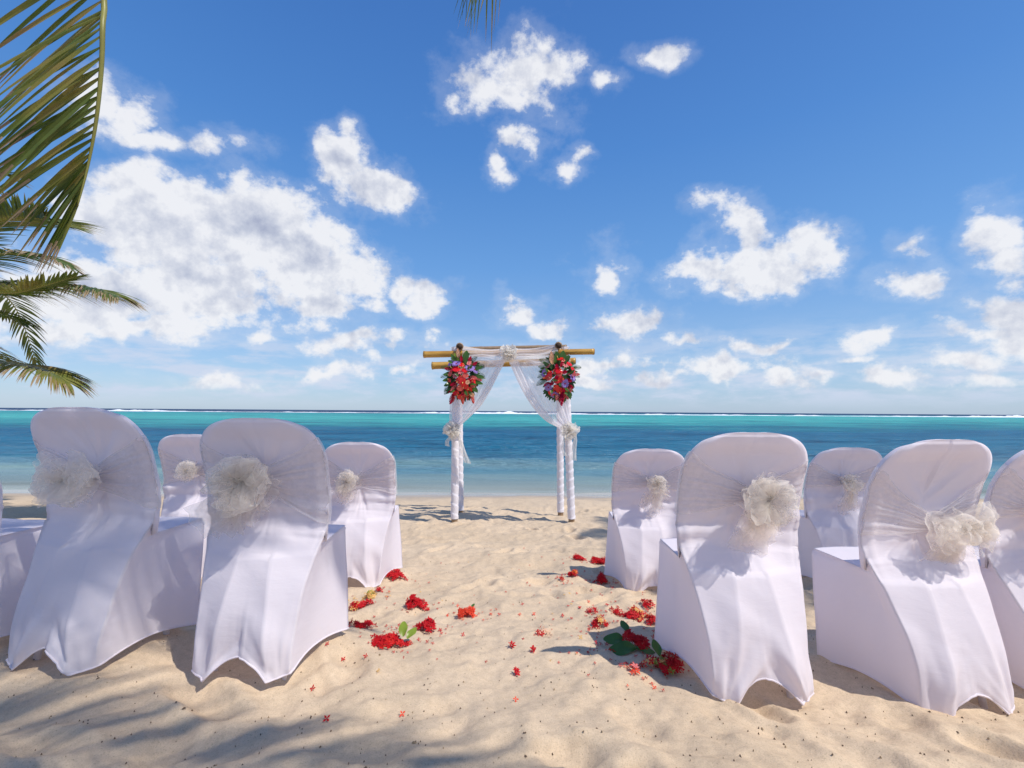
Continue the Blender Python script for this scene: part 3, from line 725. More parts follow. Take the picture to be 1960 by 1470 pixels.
def ball_ruffle(name, c0, rad, n_, seed, mat, parent=arch, L=1.0, cr=.012):
    rnd = random.Random(seed); mb = MB(); o = rel(c0)
    for i in range(n_):
        z = 1 - 2 * (i + .5) / n_; an = i * 2.4; r_ = math.sqrt(1 - z * z)
        d = Vector((r_ * math.cos(an), -abs(r_ * math.sin(an)) if rnd.random() < .75 else r_ * math.sin(an), z))
        ruffle(mb, o, d, Vector((rnd.uniform(-1, 1), -1, rnd.uniform(-1, 1))), rad * rnd.uniform(.8, 1.1), rad * rnd.uniform(.6, .9), rnd, rad * .3, 10, 6, cr, loop=rnd.random() < .5)
    return mb.build(name, mat, parent)
ball_ruffle('rosette', at(973, 676, AY - .22), .115, 34, 2, M_ROS)
for (px, py, tl, sd) in ((867, 823, [((872, 826), (884, 850), (894, 886), 13), ((864, 828), (858, 842), (855, 853), 9)], 6), ((1090, 824, [((1098, 828), (1101, 850), (1097, 880), 11), ((1082, 828), (1079, 850), (1080, 872), 9)], 7))):
    tb = ball_ruffle('tie_bow', at(px, py, AY - .12), .12, 26, sd, M_ROS)
    for (a_, b_, c2, wd) in tl:
        def tf(i, j, a_=a_, b_=b_, c2=c2, wd=wd):
            q_ = poly([a_, b_, c2], i); return at(q_[0] + (j - .5) * wd * (.45 + .55 * i) + 1.5 * math.sin(i * 8), q_[1] + 2 * j, AY - .13 + .025 * math.sin(j * 12 + i * 4))
        sheet('tail', tf, 20, 12, M_ROS, tb)

# flower arrangements hanging on the posts
def anth(rnd, root, o, d, size, mat, sp=M_SPADIX):
    d = Vector(d).normalized(); q_ = d.to_track_quat('Z', 'Y'); spin = Quaternion((0, 0, 1), rnd.random() * 6.28)
    vs = [(0, 0, 0)]; n_ = 18
    for ring in (.5, 1.0):
        for k in range(n_):
            an = 2 * math.pi * k / n_ ; heart = (1 - .38 * math.cos(an)) * (.62 + .38 * abs(math.sin(an * .5)) ** .6)
            rr = size * ring * heart * .85
            vs.append((rr * math.sin(an) * .95, -rr * math.cos(an), size * (.18 * ring - .30 * ring * ring * (1 if ring == 1 else .2)) + size * .12 * (abs(math.sin(an)) * ring)))
    f = [(0, 1 + k, 1 + (k + 1) % n_) for k in range(n_)] + [(1 + k, 1 + n_ + k, 1 + n_ + (k + 1) % n_, 1 + (k + 1) % n_) for k in range(n_)]
    T = lambda p: o + q_ @ (spin @ Vector(p))
    a_ = mesh('anthurium', [T(p) for p in vs], f, mat, root)
    s = MB(); s.tube([T((0, 0, .0)), T((0, -size * .12, size * .35)), T((0, -size * .15, size * .7))], [size * .08, size * .075, size * .04], 7); s.build('spadix', sp, a_)
def daisy(rnd, root, o, d, size, mat, np_=14, name='aster'):
    q_ = Vector(d).to_track_quat('Z', 'Y'); mb = MB()
    for lay in range(2):
        for k in range(np_):
            an = 6.283 * (k + .5 * lay) / np_; L = size * (1 - .25 * lay) * rnd.uniform(.85, 1.1); wd = size * .17
            ca, sa = math.cos(an), math.sin(an)
            pts = [(0, -wd * .3, 0), (0, wd * .3, 0), (L * .6, -wd, L * .18), (L * .6, wd, L * .18), (L, -wd * .3, L * .12 + lay * L * .25), (L, wd * .3, L * .12 + lay * L * .25)]
            mb.add([o + q_ @ Vector((x * ca - y * sa, x * sa + y * ca, z)) for x, y, z in pts], [(0, 1, 3, 2), (2, 3, 5, 4)])
    o_ = mb.build(name, mat, root)
    cb = MB(); cb.tube([o, o + q_ @ Vector((0, 0, size * .22))], [size * .16, size * .1], 8); cb.build('flower_centre', M_MAG, o_)
def ginger(rnd, root, o, d, L, mat, name='ginger_flower'):
    q_ = Vector(d).to_track_quat('Z', 'Y'); mb = MB(); n_ = 46
    for k in range(n_):
        s = k / n_; an = k * 2.4; rr = L * .17 * math.sin(math.pi * (s * .82 + .14)); wd = L * .085; ln = L * .2
        c0 = Vector((math.cos(an) * rr * .4, math.sin(an) * rr * .4, L * s)); tip = Vector((math.cos(an) * rr * 1.5, math.sin(an) * rr * 1.5, L * s + ln)); sd = Vector((-math.sin(an), math.cos(an), 0)) * wd
        mid = c0.lerp(tip, .5) + Vector((math.cos(an), math.sin(an), 0)) * rr * .25
        mb.add([o + q_ @ p for p in (c0, mid - sd, mid + sd, tip)], [(0, 1, 3, 2)])
    mb.build(name, mat, root)
def leaf_mesh(o, d, nrm, L, W, bend=.25, n_=8, fold=.15, curl=0):
    d = Vector(d).normalized(); n_v = Vector(nrm); n_v = (n_v - d * n_v.dot(d)).normalized(); s = d.cross(n_v); vs = []
    for i in range(n_ + 1):
        u = i / n_; wd = W * .5 * (math.sin(math.pi * min(1, u * .93 + .035)) ** .75); c0 = Vector(o) + d * L * u + n_v * (-bend * L * u * u)
        for v in (-1, -.5, 0, .5, 1): vs.append(c0 + s * wd * v + n_v * (fold * wd * abs(v) + curl * math.sin(u * 7) * wd * v * v))
    return vs, grid_faces(n_ + 1, 5)
def fern(rnd, root, o, d, L, mat, name='fern_spray'):
    mb = MB(); d = Vector(d).normalized(); n_ = 16; side = d.cross(Vector((0, -1, 0))).normalized(); p = Vector(o); pts = [p.copy()]
    for i in range(n_):
        s = i / n_; d = (d + Vector((0, 0, -.05))).normalized(); p = p + d * L / n_; pts.append(p.copy()); side = d.cross(Vector((0, -1, 0))).normalized()
        for sg in (-1, 1):
            v, f = leaf_mesh(p, d * .6 + side * sg, (0, -1, 0), L * .26 * math.sin(math.pi * (s * .85 + .12)), L * .03, .2, 3); mb.add(v, f)
    mb.tube(pts, .0025, 4); mb.build(name, mat, root)
def arrangement(cpx, cpy, Y, seed, label, rx=.185, rz_=.240):
    rnd = random.Random(seed); cpos = at(cpx, cpy, Y); root = empty('flower_arrangement', cpos); tag(root, label, 'flowers', 'flower arrangements hung on the arch posts')
    core = MB()
    for k in range(110):      # dark foliage filling
        a_ = rnd.random() * 6.28; z = rnd.uniform(-1, 1); r_ = math.sqrt(1 - z * z) * rnd.uniform(.5, .95)
        p = Vector((math.cos(a_) * r_ * rx * .85, -abs(math.sin(a_)) * r_ * .13 + .03, z * rz_ * .8)); v, f = leaf_mesh(p, (math.cos(a_) + rnd.uniform(-.4, .4), -.5 * rnd.random(), z + rnd.uniform(-.5, .3)), (0, -1, .3), rnd.uniform(.08, .14), .045, .3, 4); core.add(v, f)
    tag(core.build('foliage', M_DGREEN, root), kind='stuff')
    def spot(u, v, out=.14):  # u,v in unit disc
        r2 = min(1, u * u + v * v); return Vector((u * rx, -out * math.sqrt(1 - r2 * .85) - .02, v * rz_)), Vector((u * .9, -1.0 + .3 * r2, v * .9 + .25))
    pts = []
    for tries in range(4000):
        u, v = rnd.uniform(-1, 1), rnd.uniform(-1, 1)
        if u * u + v * v > 1 or (v < -.2 and abs(u) > .95 + .35 * v): continue
        if all((u - a_) ** 2 + ((v - b_) * 1.25) ** 2 > .075 for a_, b_ in pts): pts.append((u, v))
    kinds = ['R', 'R', 'C', 'M', 'P', 'D', 'G', 'R', 'M', 'R', 'C', 'M', 'R', 'R', 'A', 'M', 'D']
    rnd.shuffle(kinds)
    for i, (u, v) in enumerate(pts):
        p, d = spot(u, v); k = kinds[i % len(kinds)]
        d = d + Vector((rnd.uniform(-.3, .3), 0, rnd.uniform(-.3, .3)))
        if k == 'R': anth(rnd, root, p, d, rnd.uniform(.048, .062), M_ANT_R)
        elif k == 'C': anth(rnd, root, p, d, rnd.uniform(.045, .058), M_ANT_C, M_PEACH)
        elif k == 'P': daisy(rnd, root, p, d, .045, M_PINK, 9, 'pink_blossom')
        elif k == 'A': ginger(rnd, root, p, d + Vector((0, 0, .5)), .11, M_PEACH, 'protea')
        elif k == 'D': daisy(rnd, root, p, d, .058, M_LILAC, 16)
        elif k == 'M': ginger(rnd, root, p - d.normalized() * .05, Vector((u * 1.2, -.8, v * 1.2 - .2)), .095, M_MAG)
        elif k == 'G': ginger(rnd, root, p - d.normalized() * .05, Vector((u * 1.3, -.6, v * 1.2 - .3)), .105, M_PINK)
        elif k == 'O': daisy(rnd, root, p, d, .05, M_ORANGE, 8, 'orange_blossom')
    for k in range(5):      # long drooping heads at the bottom
        u = rnd.uniform(-.45, .45); p = Vector((u * rx * 1.4, -.06 - .05 * rnd.random(), -rz_ * rnd.uniform(.7, .95)))
        ginger(rnd, root, p, (u * .6, -.15, -1), rnd.uniform(.09, .14), rnd.choice([M_PINK, M_MAG, M_ANT_C]), 'hanging_ginger')
    for k in range(9):
        an = rnd.choice([rnd.uniform(-.5, 1.0), rnd.uniform(2.1, 3.8)]); p = Vector((math.cos(an) * rx * .75, -.03, math.sin(an) * rz_ * .75))
        fern(rnd, root, p, (math.cos(an), -.15, math.sin(an) + .1), rnd.uniform(.10, .17), M_DGREEN)
    for k in range(9):
        an = rnd.uniform(0, 6.28); p = Vector((math.cos(an) * rx * .75, -.08, math.sin(an) * rz_ * .78)); v, f = leaf_mesh(p, (math.cos(an), -.5, math.sin(an)), (0, -1, .2), rnd.uniform(.09, .13), .05, .3); mesh('leaf', v, f, M_LEAF, root)
    for k in range(12):
        u, v_ = rnd.uniform(-.8, .8), rnd.uniform(-.8, .8); p, d = spot(u, v_, .13); v, f = leaf_mesh(p, (u + rnd.uniform(-.5, .5), -.5, v_ + .3), (0, -1, .4), rnd.uniform(.06, .09), .035, .3); mesh('leaf', v, f, M_LEAF, root)
    v, f = leaf_mesh(Vector((.03, -.08, rz_ * .72)), (.15, -.1, 1), (0, -1, .1), .15, .08, .1); mesh('leaf', v, f, M_LEAF, root)
    v, f = leaf_mesh(Vector((-.06, -.06, rz_ * .66)), (-.3, -.1, 1), (0, -1, .1), .14, .06, .1); mesh('leaf', v, f, M_LEAFY, root)
    return root
arrangement(886, 722, AY - .20, 31, 'red pink and lilac tropical flower bunch on the left post of the arch')
arrangement(1069, 722, AY - .20, 77, 'red pink and lilac tropical flower bunch on the right post of the arch')

# ------------------------------------------------------------------ fallen blossoms
def floret(mb, o, d, size, rnd, mi=0, tube=True):
    q_ = Vector(d).normalized().to_track_quat('Z', 'Y'); a0 = rnd.random() * 6.28; o = Vector(o)
    for k in range(4):
        an = a0 + k * 1.571; ca, sa = math.cos(an), math.sin(an); L = size * rnd.uniform(.85, 1.1); wd = L * .26; up = rnd.uniform(-.1, .35)
        pts = [(0, 0, 0), (L * .5, -wd, L * up * .3), (L * .5, wd, L * up * .3), (L, 0, L * up)]
        mb.add([o + q_ @ Vector((x * ca - y * sa, x * sa + y * ca, z)) for x, y, z in pts], [(0, 1, 3, 2)], mi)
    if tube:
        dn = Vector(d).normalized() * -size * 1.5; s_ = Vector((size * .07, 0, 0)); mb.add([o - s_, o + s_, o + dn + s_ * .6, o + dn - s_ * .6], [(0, 1, 2, 3)], mi)
def put_leaf(root, o, d, L, W, mat, seed, lift=.0, nrm=(0, 0, 1)):
    v, f = leaf_mesh(Vector(o), d, nrm, L, W, .22, 10, .22, .25); return mesh('leaf', v, f, mat, root)
def cluster(px, py, wpx, hpx, seed, label, mats=(M_RED,), spread=1.0, leaves=(), dens=1.0, arc=0.0, stem=False, cat='blossom', group='clusters of fallen red blossoms on the sand'):
    rnd = random.Random(seed); c0 = gpix(px, py + hpx * .33); sc = c0.y / F; W = wpx * sc; Hh = max(.018, hpx * sc * .62)
    root = empty('ixora_cluster', c0); tag(root, label, cat, group)
    mb = MB(); n_ = int(dens * max(24, min(190, W * Hh * 30000)))
    for i in range(n_):
        a_ = rnd.random() * 6.28; r_ = math.sqrt(rnd.random()) * (.80 + .28 * math.sin(3 * a_ + seed) + .14 * math.sin(5 * a_ + 2 * seed))
        lx = math.cos(a_) * r_ * W / 2; ly = math.sin(a_) * r_ * min(W / 2, .05 + W * .12)
        dome = math.sqrt(max(0, 1 - r_ * r_)); env = (.55 + .45 * math.sin(lx / W * 9 + seed) if spread > 1 else .78 + .30 * math.sin(lx / W * 7 + seed * 1.7))
        lz = hz(c0.x + lx, c0.y + ly) - c0.z + .008 + Hh * dome * rnd.uniform(.35, 1.05) * env
        d = (lx / W * 2 + rnd.uniform(-.5, .5), ly / W * 2 - .3 + rnd.uniform(-.5, .5), .5 + dome + rnd.uniform(-.5, .4))
        mi = 0
        if len(mats) > 1 and rnd.random() < .45 and (lx * (1 if seed % 2 else -1)) > -W * .05: mi = rnd.randrange(1, len(mats))
        floret(mb, (lx, ly, lz), d, rnd.uniform(.011, .016), rnd, mi)
    for i in range(int(20 * dens)):     # stray petals round about
        lx = rnd.gauss(0, W * .66 + .012); ly = rnd.gauss(0, .055); floret(mb, (lx, ly, hz(c0.x + lx, c0.y + ly) - c0.z + .006), (rnd.uniform(-.4, .4), rnd.uniform(-.4, .4), 1), rnd.uniform(.006, .012), rnd, 0)
    mb.build('blossoms', None, root, list(mats))
    for (dx, dz, an, L, Wd, lm, tilt) in leaves:
        o = Vector((dx * sc, .0, 0)); o.y = -.045 if dz < -10 else (-.01 if dz < 0 else .02); o.z = max(.012, dz * sc * .6 + .01)
        put_leaf(root, o, (math.cos(R(an)), math.sin(R(an)) * .8, tilt), L, Wd, lm, seed, nrm=(0, -.55, 1))
    if stem:
        s_ = MB(); s_.tube([(0, 0, .01), (.02, -.01, Hh * .9), (.05, -.01, Hh * 1.5)], [.002, .0016, .001], 5); s_.build('stem', M_TWIG, root)
    return root
RY = (M_RED, M_YEL, M_SCARLET)
cluster(757, 1100, 38, 20, 1, 'red blossom cluster with a green leaf at its left, by the far left chair', leaves=((-18, 4, 120, .05, .03, M_LEAFY, .6),))
cluster(797, 1151, 44, 30, 2, 'compact dark red blossom cluster alone on the sand right of the left far-row chair')
cluster(893, 1170, 34, 28, 3, 'orange-coral blossom cluster, the one nearest the middle of the aisle', (M_CORAL,), leaves=((8, 14, 60, .03, .015, M_LEAF, .5),))
cluster(816, 1198, 42, 28, 4, 'dark red blossom cluster with an upright dark stem, left side of the aisle', stem=True)
cluster(692, 1194, 50, 20, 5, 'low curved red blossom cluster beside the nearest left chair', spread=2)
cluster(688, 1158, 46, 22, 6, 'red and yellow blossom cluster behind the nearest left chair', (M_RED, M_YEL))
cluster(708, 1140, 26, 14, 23, 'pale yellow blossoms with a bit of green under the small left chair', (M_YEL, M_LEAFY))
cluster(742, 1226, 78, 26, 7, 'long sprawling red blossom cluster with green leaves in its middle', (M_RED, M_SCARLET), spread=2, leaves=((26, 10, 100, .07, .04, M_LEAFY, .8), (34, 4, 60, .06, .035, M_LEAFY, .6), (0, -4, 10, .04, .02, M_LEAF, .05)))
cluster(724, 1130, 14, 8, 8, 'tiny red blossom cluster at the tip of the small left chair cover', dens=.5)
cluster(1108, 1068, 26, 12, 9, 'small red blossom cluster, farthest one on the right of the aisle', stem=False)
cluster(1147, 1073, 36, 18, 10, 'red blossom cluster with a yellow-green leaf in front, touching the far right chair', leaves=((-14, 2, -15, .085, .03, M_LEAFY, .1),))
cluster(1097, 1097, 20, 17, 11, 'small red blossom cluster with orange top in the shadow of the far right chair', (M_RED, M_ORANGE))
cluster(1151, 1109, 26, 23, 12, 'upright dark red blossom cluster against the foot of the far right chair')
cluster(1214, 1172, 60, 26, 13, 'loose red and yellow blossom cluster in front of the far right chair', (M_RED, M_YEL), spread=2)
cluster(1240, 1157, 26, 14, 14, 'small red blossom cluster right behind the loose red and yellow one', dens=.7)
cluster(1180, 1172, 24, 8, 29, 'thin line of red florets left of the loose red and yellow cluster', dens=.5)
cluster(1146, 1191, 30, 20, 15, 'red blossom cluster with pale yellow petals left of the big green leaves', (M_RED, M_YEL), dens=.7)
cluster(1249, 1188, 24, 18, 16, 'red blossom cluster half hidden by the nearest right chair', dens=.8)
cluster(1218, 1223, 54, 38, 17, 'large dark red blossom head with three broad green leaves', dens=1.2, leaves=((-20, 0, 172, .088, .055, M_LEAF, .12), (-6, -22, 186, .115, .06, M_LEAF, .06), (-14, 26, 108, .055, .035, M_LEAF, .75), (-6, -16, -30, .075, .03, M_LEAF, .1)))
cluster(1274, 1269, 84, 36, 18, 'big red and yellow blossom cluster with upright leaf at the nearest right chair', (M_RED, M_YEL, M_LEAFY), dens=1.0, leaves=((-8, 24, 100, .062, .036, M_LEAF, .95),))
cluster(1212, 1284, 28, 9, 19, 'small pale red blossom scatter below the big leaves', (M_CORAL, M_PINK), dens=.5)
cluster(1134, 1172, 22, 10, 30, 'small scatter of red florets between the aisle and the loose red cluster', dens=.5)
cluster(1038, 1208, 28, 12, 20, 'cream and red blossom scatter on the right of the aisle', (M_PEACH, M_RED), dens=.35)
cluster(1076, 1108, 10, 12, 21, 'small red and yellow blossom pair at the shadow edge of the far right chair', (M_SCARLET, M_YEL), dens=.4)
singles = [(1003, 1051, 0), (1037, 1068, 0), (1078, 1080, 0), (1009, 1118, 0), (1090, 1138, 1), (1104, 1138, 0), (1132, 1133, 0), (1000, 1159, 0), (1110, 1166, 0), (1127, 1155, 2), (1077, 1182, 0), (1030, 1217, 0), (1111, 1223, 1), (980, 1241, 0), (1020, 1249, 0), (990, 1292, 0), (987, 1343, 2), (955, 1179, 0), (886, 1218, 0), (876, 1162, 2), (818, 1232, 0), (700, 1260, 0), (657, 1266, 0), (598, 1323, 0), (625, 1381, 0), (770, 1372, 2), (626, 1236, 0), (558, 1284, 0), (1141, 1234, 0), (1127, 1209, 0), (1250, 1222, 0), (1160, 1237, 0), (1172, 1128, 0), (1119, 1096, 0), (742, 1145, 0), (995, 1179, 2), (1022, 1178, 2), (764, 1199, 0), (776, 1203, 0), (724, 1288, 1)]
DES = {1003: 'tiny red floret alone high in the middle of the aisle near the arch', 598: 'red star-shaped floret on the sand in front of the nearest left chair', 625: 'red star-shaped floret at the very bottom of the picture, left of centre', 990: 'red floret in a small hollow in the middle foreground', 980: 'red floret with upright stalk in the shadow, middle of the aisle', 1020: 'dark red crumpled floret in the shadow right of the middle of the aisle',
       626: 'coral-red floret under the hem of the nearest left chair', 558: 'red floret under the rear leg of the nearest left chair', 1111: 'single yellow petal at the edge of the shadow right of the aisle', 1090: 'upright pale yellow petal left of the far right chair', 886: 'small red floret just below the orange-coral cluster', 770: 'pinkish floret low in the foreground left of centre', 1037: 'red cross-shaped floret near the far end of the aisle', 724: 'tiny yellow petal on the foreground sand left of centre', 1000: 'small red floret lying mid-aisle behind the shadow'}
CN = [(757, 1100, 'the red cluster with a green leaf by the small left chair'), (797, 1151, 'the compact red cluster left of the aisle'), (893, 1170, 'the orange-coral cluster'), (816, 1198, 'the dark red cluster with a stem'), (692, 1194, 'the low curved red cluster'), (742, 1226, 'the long sprawling red cluster'),
      (1108, 1068, 'the farthest small red cluster'), (1097, 1097, 'the red cluster with orange top'), (1151, 1109, 'the upright dark red cluster'), (1180, 1172, 'the thin line of red florets'), (1134, 1172, 'the small scatter beside the loose cluster'), (1003, 1051, 'the floret alone mid-aisle'), (1020, 1249, 'the crumpled floret'),  (1214, 1172, 'the loose red and yellow cluster'), (1146, 1191, 'the red cluster with pale yellow petals'), (1218, 1223, 'the large red head with green leaves'), (1274, 1269, 'the big cluster at the near right chair'), (1038, 1208, 'the cream and red scatter')]
def where(px, py):
    n_ = min(CN, key=lambda c_: math.hypot(c_[0] - px, (c_[1] - py) * 1.5)); dx, dy = px - n_[0], (py - n_[1]) * 1.5
    d_ = math.hypot(dx, dy); far = 'just ' if d_ < 32 else ('' if d_ < 70 else 'well ')
    return far + (('left of ' if dx < 0 else 'right of ') if abs(dx) > abs(dy) else ('behind ' if dy < 0 else 'in front of ')) + n_[2]
SL = {(px, py): DES.get(px, 'tiny %s floret %s' % (('red', 'yellow', 'coral')[kc], where(px, py))) for px, py, kc in singles}
for lb in set(SL.values()):
    ks = sorted([k_ for k_, v_ in SL.items() if v_ == lb], key=lambda k_: k_[1])
    if len(ks) > 1:
        for i_, k_ in enumerate(ks): SL[k_] = lb.replace('tiny ', ('farther tiny ' if i_ == 0 else 'nearer tiny '))
for (px, py, kc) in singles:
    rnd = random.Random(px * 7 + py); p = gpix(px, py); mb = MB(); sc = .8 if py < 1150 else 1.0
    big = 1.25 if px in (598, 625, 980, 1020, 990) else 1.0
    for k in range(1 if px not in (980, 1020, 990, 1030) else 4): floret(mb, (rnd.uniform(-.008, .008) * (k > 0), rnd.uniform(-.008, .008) * (k > 0), .008 + .004 * k), (rnd.uniform(-.5, .5), -.6 + rnd.uniform(-.3, .3), 1), .0115 * sc * big, rnd)
    lab_ = SL[(px, py)]
    o = mb.build('fallen_floret', [M_RED, M_YEL, M_CORAL][kc]); o.location = p
    tag(o, lab_, 'floret', 'single florets scattered on the sand')

rnd = random.Random(99); mb = MB()
for i in range(150):
    px = rnd.gauss(1130, 75); py = 1060 + 210 * rnd.random() ** .9
    if i % 4 == 0: px = rnd.gauss(800, 90)
    if px < 670 or px > 1262: continue
    p = gpix(px, py); floret(mb, p + Vector((0, 0, .004)), (rnd.uniform(-.6, .6), rnd.uniform(-.6, .2), 1), rnd.uniform(.004, .009), rnd, 0 if rnd.random() < .8 else 1, tube=False)
tag(mb.build('scattered_petals', None, None, [M_RED, M_YEL]), 'loose red and yellow petals strewn along both sides of the aisle', 'petals', kind='stuff')
# specks, twigs and bits of dry leaf on the sand
rnd = random.Random(8); mb = MB(); px_, py_ = [], []
for i in range(2600):
    y = .85 + 6.5 * rnd.random() ** 2.0; px_.append(rnd.uniform(-1.25, 1.25) * y); py_.append(y)
hh_ = Hg(np.array(px_), np.array(py_))
for x, y, z in zip(px_, py_, hh_):
    L = rnd.uniform(.0010, .0034) * (2.0 if rnd.random() < .07 else 1); wd = L * rnd.uniform(.2, .8); an = rnd.random() * 3.14; ca, sa = math.cos(an), math.sin(an); h_ = rnd.uniform(.001, .004)
    pts = [(-L, -wd, 0), (L, -wd, 0), (L * .8, wd, 0), (-L * .8, wd, 0), (0, 0, h_ + .002)]
    mb.add([(x + a_ * ca - b_ * sa, y + a_ * sa + b_ * ca, z + c2 + .0015) for a_, b_, c2 in pts], [(0, 1, 4), (1, 2, 4), (2, 3, 4), (3, 0, 4)], 0 if rnd.random() < .75 else 1)
tag(mb.build('beach_litter', None, None, [M_TWIG, M_DRYLEAF], smooth=False), 'fine specks of dry leaf and twig scattered over the sand', 'litter', kind='stuff')

# ------------------------------------------------------------------ palms
def frond(palm, pts, L0, seed, nl=70, droop=.5, side_dirs=None, separate=True, start=.12, dry=.35, gap=0.0, wid=.030, lmax=None, flip=None):
    """pts: control points of the rachis in palm space"""
    rnd = random.Random(seed); path = [Vector(poly(pts, i / 40)) for i in range(41)]
    mb = MB(); mb.tube(path, [lerp(.020, .003, i / 40) * (L0 / .6) ** .3 for i in range(41)], 6)
    fr = mb.build('frond', M_RACHIS, palm); allm = MB()
    for i in range(nl):
        s = start + (1 - start) * (i + .5) / nl
        idx = min(39, int(s * 40)); p = path[idx].lerp(path[idx + 1], s * 40 - idx); tan = (path[min(40, idx + 2)] - path[max(0, idx - 1)]).normalized()
        up = Vector((0, 0, 1)); sd = tan.cross(up); 
        if sd.length < .1: sd = Vector((1, 0, 0))
        sd.normalize(); nrm = sd.cross(tan).normalized()
        if nrm.z < 0: nrm = -nrm
        L = L0 * (math.sin(math.pi * min(.97, s * .80 + .16)) ** .55) * rnd.uniform(.85, 1.1)
        for k, sg in enumerate((-1, 1)):
            if rnd.random() < gap: continue
            d = side_dirs[k](s, rnd) if side_dirs else (sd * sg * lerp(1.0, .55, s) + tan * lerp(.35, 1.0, s) + nrm * .25)
            d = Vector(d).normalized() + Vector((rnd.uniform(-1, 1), rnd.uniform(-1, 1), rnd.uniform(-1, 1))) * .07
            n_ = 6; q_ = p.copy(); dd = d.normalized(); vs = []; W = wid * rnd.uniform(.8, 1.1)
            wn_ = dd.cross(nrm)
            if wn_.length < .2: wn_ = dd.cross(Vector((0, 1, 0)))
            wn_.normalize(); fn_ = wn_.cross(dd).normalized()
            for j in range(n_ + 1):
                u = j / n_; wd = W * .5 * (min(1, .35 + u * 3) * (1 - u ** 2.2) + .04)
                vs += [q_ - wn_ * wd - fn_ * wd * .45, q_, q_ + wn_ * wd - fn_ * wd * .45]
                dd = (dd + Vector((0, 0, -droop / n_ * rnd.uniform(.7, 1.3)))).normalized(); q_ = q_ + dd * L / n_
            f_ = grid_faces(n_ + 1, 3)
            if separate and palm['nleaf'] < 290:
                o = mesh('leaflet', vs, f_, None, fr, mats=[M_FROND, M_DRYLEAF], fm=[0 if fi < len(f_) * (1 - dry * rnd.random()) else 1 for fi in range(len(f_))], smooth=False); palm['nleaf'] += 1
            else:
                o_ = len(allm.v); allm.add(vs, f_, 0)
                for z_ in range(int(len(f_) * dry * rnd.random())): allm.mi[-1 - z_] = 1
    if allm.v: 
        o = allm.build('leaflets', None, fr, [M_FROND, M_DRYLEAF], smooth=False); tag(o, kind='stuff')
    return fr
def palm_tree(base, crown, label, group=None, r0=.17):
    base = Vector(base); root = empty('coconut_palm', base); tag(root, label, 'palm tree', 'coconut palms leaning over the beach'); root['nleaf'] = 0
    c_ = Vector(crown) - base; pts = [(0, 0, -.3), (c_.x * .12, c_.y * .12, c_.z * .25), (c_.x * .42, c_.y * .42, c_.z * .62), tuple(c_)]
    path = [Vector(poly(pts, i / 30)) for i in range(31)]; mb = MB(); mb.tube(path, [lerp(r0, r0 * .55, i / 30) * (1 + .04 * (i % 2)) + (.09 * math.exp(-i / 2)) for i in range(31)], 14); mb.build('trunk', M_TRUNK, root)
    cb = MB()
    for k in range(9):
        a_ = k * 2.4; cb.tube([tuple(c_ + Vector((0, 0, -.25))), tuple(c_ + Vector((math.cos(a_) * .18, math.sin(a_) * .18, .1)))], [.07, .03], 6)
    cb.build('crown_heart', M_RACHIS, root)
    return root, c_
# palm at the left, its crown just outside the picture
crA = at(-170, 575, 6.2); bA = Vector((-9.6, 6.9, 0)); bA.z = hz(bA.x, bA.y)
palmA, cA = palm_tree(bA, crA, 'coconut palm at the left edge whose arching fronds reach in over the water')
def relA(px, py, Y): return tuple(at(px, py, Y) - bA)
frond(palmA, [tuple(cA), relA(-60, 545, 6.0), relA(40, 545, 5.8), relA(140, 549, 5.6), relA(190, 555, 5.5), relA(226, 566, 5.4)], .72, 1, 130, .85, dry=.5, start=.15, wid=.030)
frond(palmA, [tuple(cA), relA(-90, 640, 5.9), relA(-10, 688, 5.7), relA(60, 700, 5.5), relA(100, 712, 5.4), relA(132, 732, 5.4)], .66, 2, 110, .85, dry=.6, start=.15, wid=.030)
frond(palmA, [tuple(cA), relA(-90, 480, 6.2), relA(-20, 432, 6.3), relA(40, 418, 6.3), relA(85, 420, 6.3), relA(122, 432, 6.2)], .85, 3, 100, .3, dry=.2, start=.15, wid=.036)
frond(palmA, [tuple(cA), relA(-80, 520, 5.6), relA(-10, 488, 5.4), relA(50, 487, 5.3), relA(95, 492, 5.2), relA(136, 512, 5.2)], .48, 4, 70, .7, dry=.6, start=.15, wid=.034)
frond(palmA, [tuple(cA), relA(-100, 560, 5.2), relA(-30, 560, 5.1), relA(30, 560, 5.0), relA(80, 548, 5.0), relA(142, 530, 5.0)], .42, 5, 60, .3, dry=.2, start=.15, wid=.034)
frond(palmA, [tuple(cA), relA(-110, 420, 6.6), relA(-60, 360, 6.8), relA(-10, 330, 7.0), relA(30, 345, 7.1)], .5, 9, 50, .4, separate=False)
frond(palmA, [tuple(cA), relA(-120, 600, 5.4), relA(-60, 590, 5.3), relA(0, 600, 5.2), relA(50, 620, 5.2)], .42, 12, 50, .6, separate=False)
for k in range(9):
    a_ = R(108 + k * 19); e_ = cA + Vector((math.cos(a_) * 2.6, math.sin(a_) * 2.6, -.6 - .3 * (k % 3)))
    m1_ = cA + Vector((math.cos(a_) * 1.0, math.sin(a_) * 1.0, .55)); m2_ = cA + Vector((math.cos(a_) * 1.9, math.sin(a_) * 1.9, .35))
    frond(palmA, [tuple(cA), tuple(m1_), tuple(m2_), tuple(e_)], .6, 40 + k, 44, .6, separate=False, wid=.04)

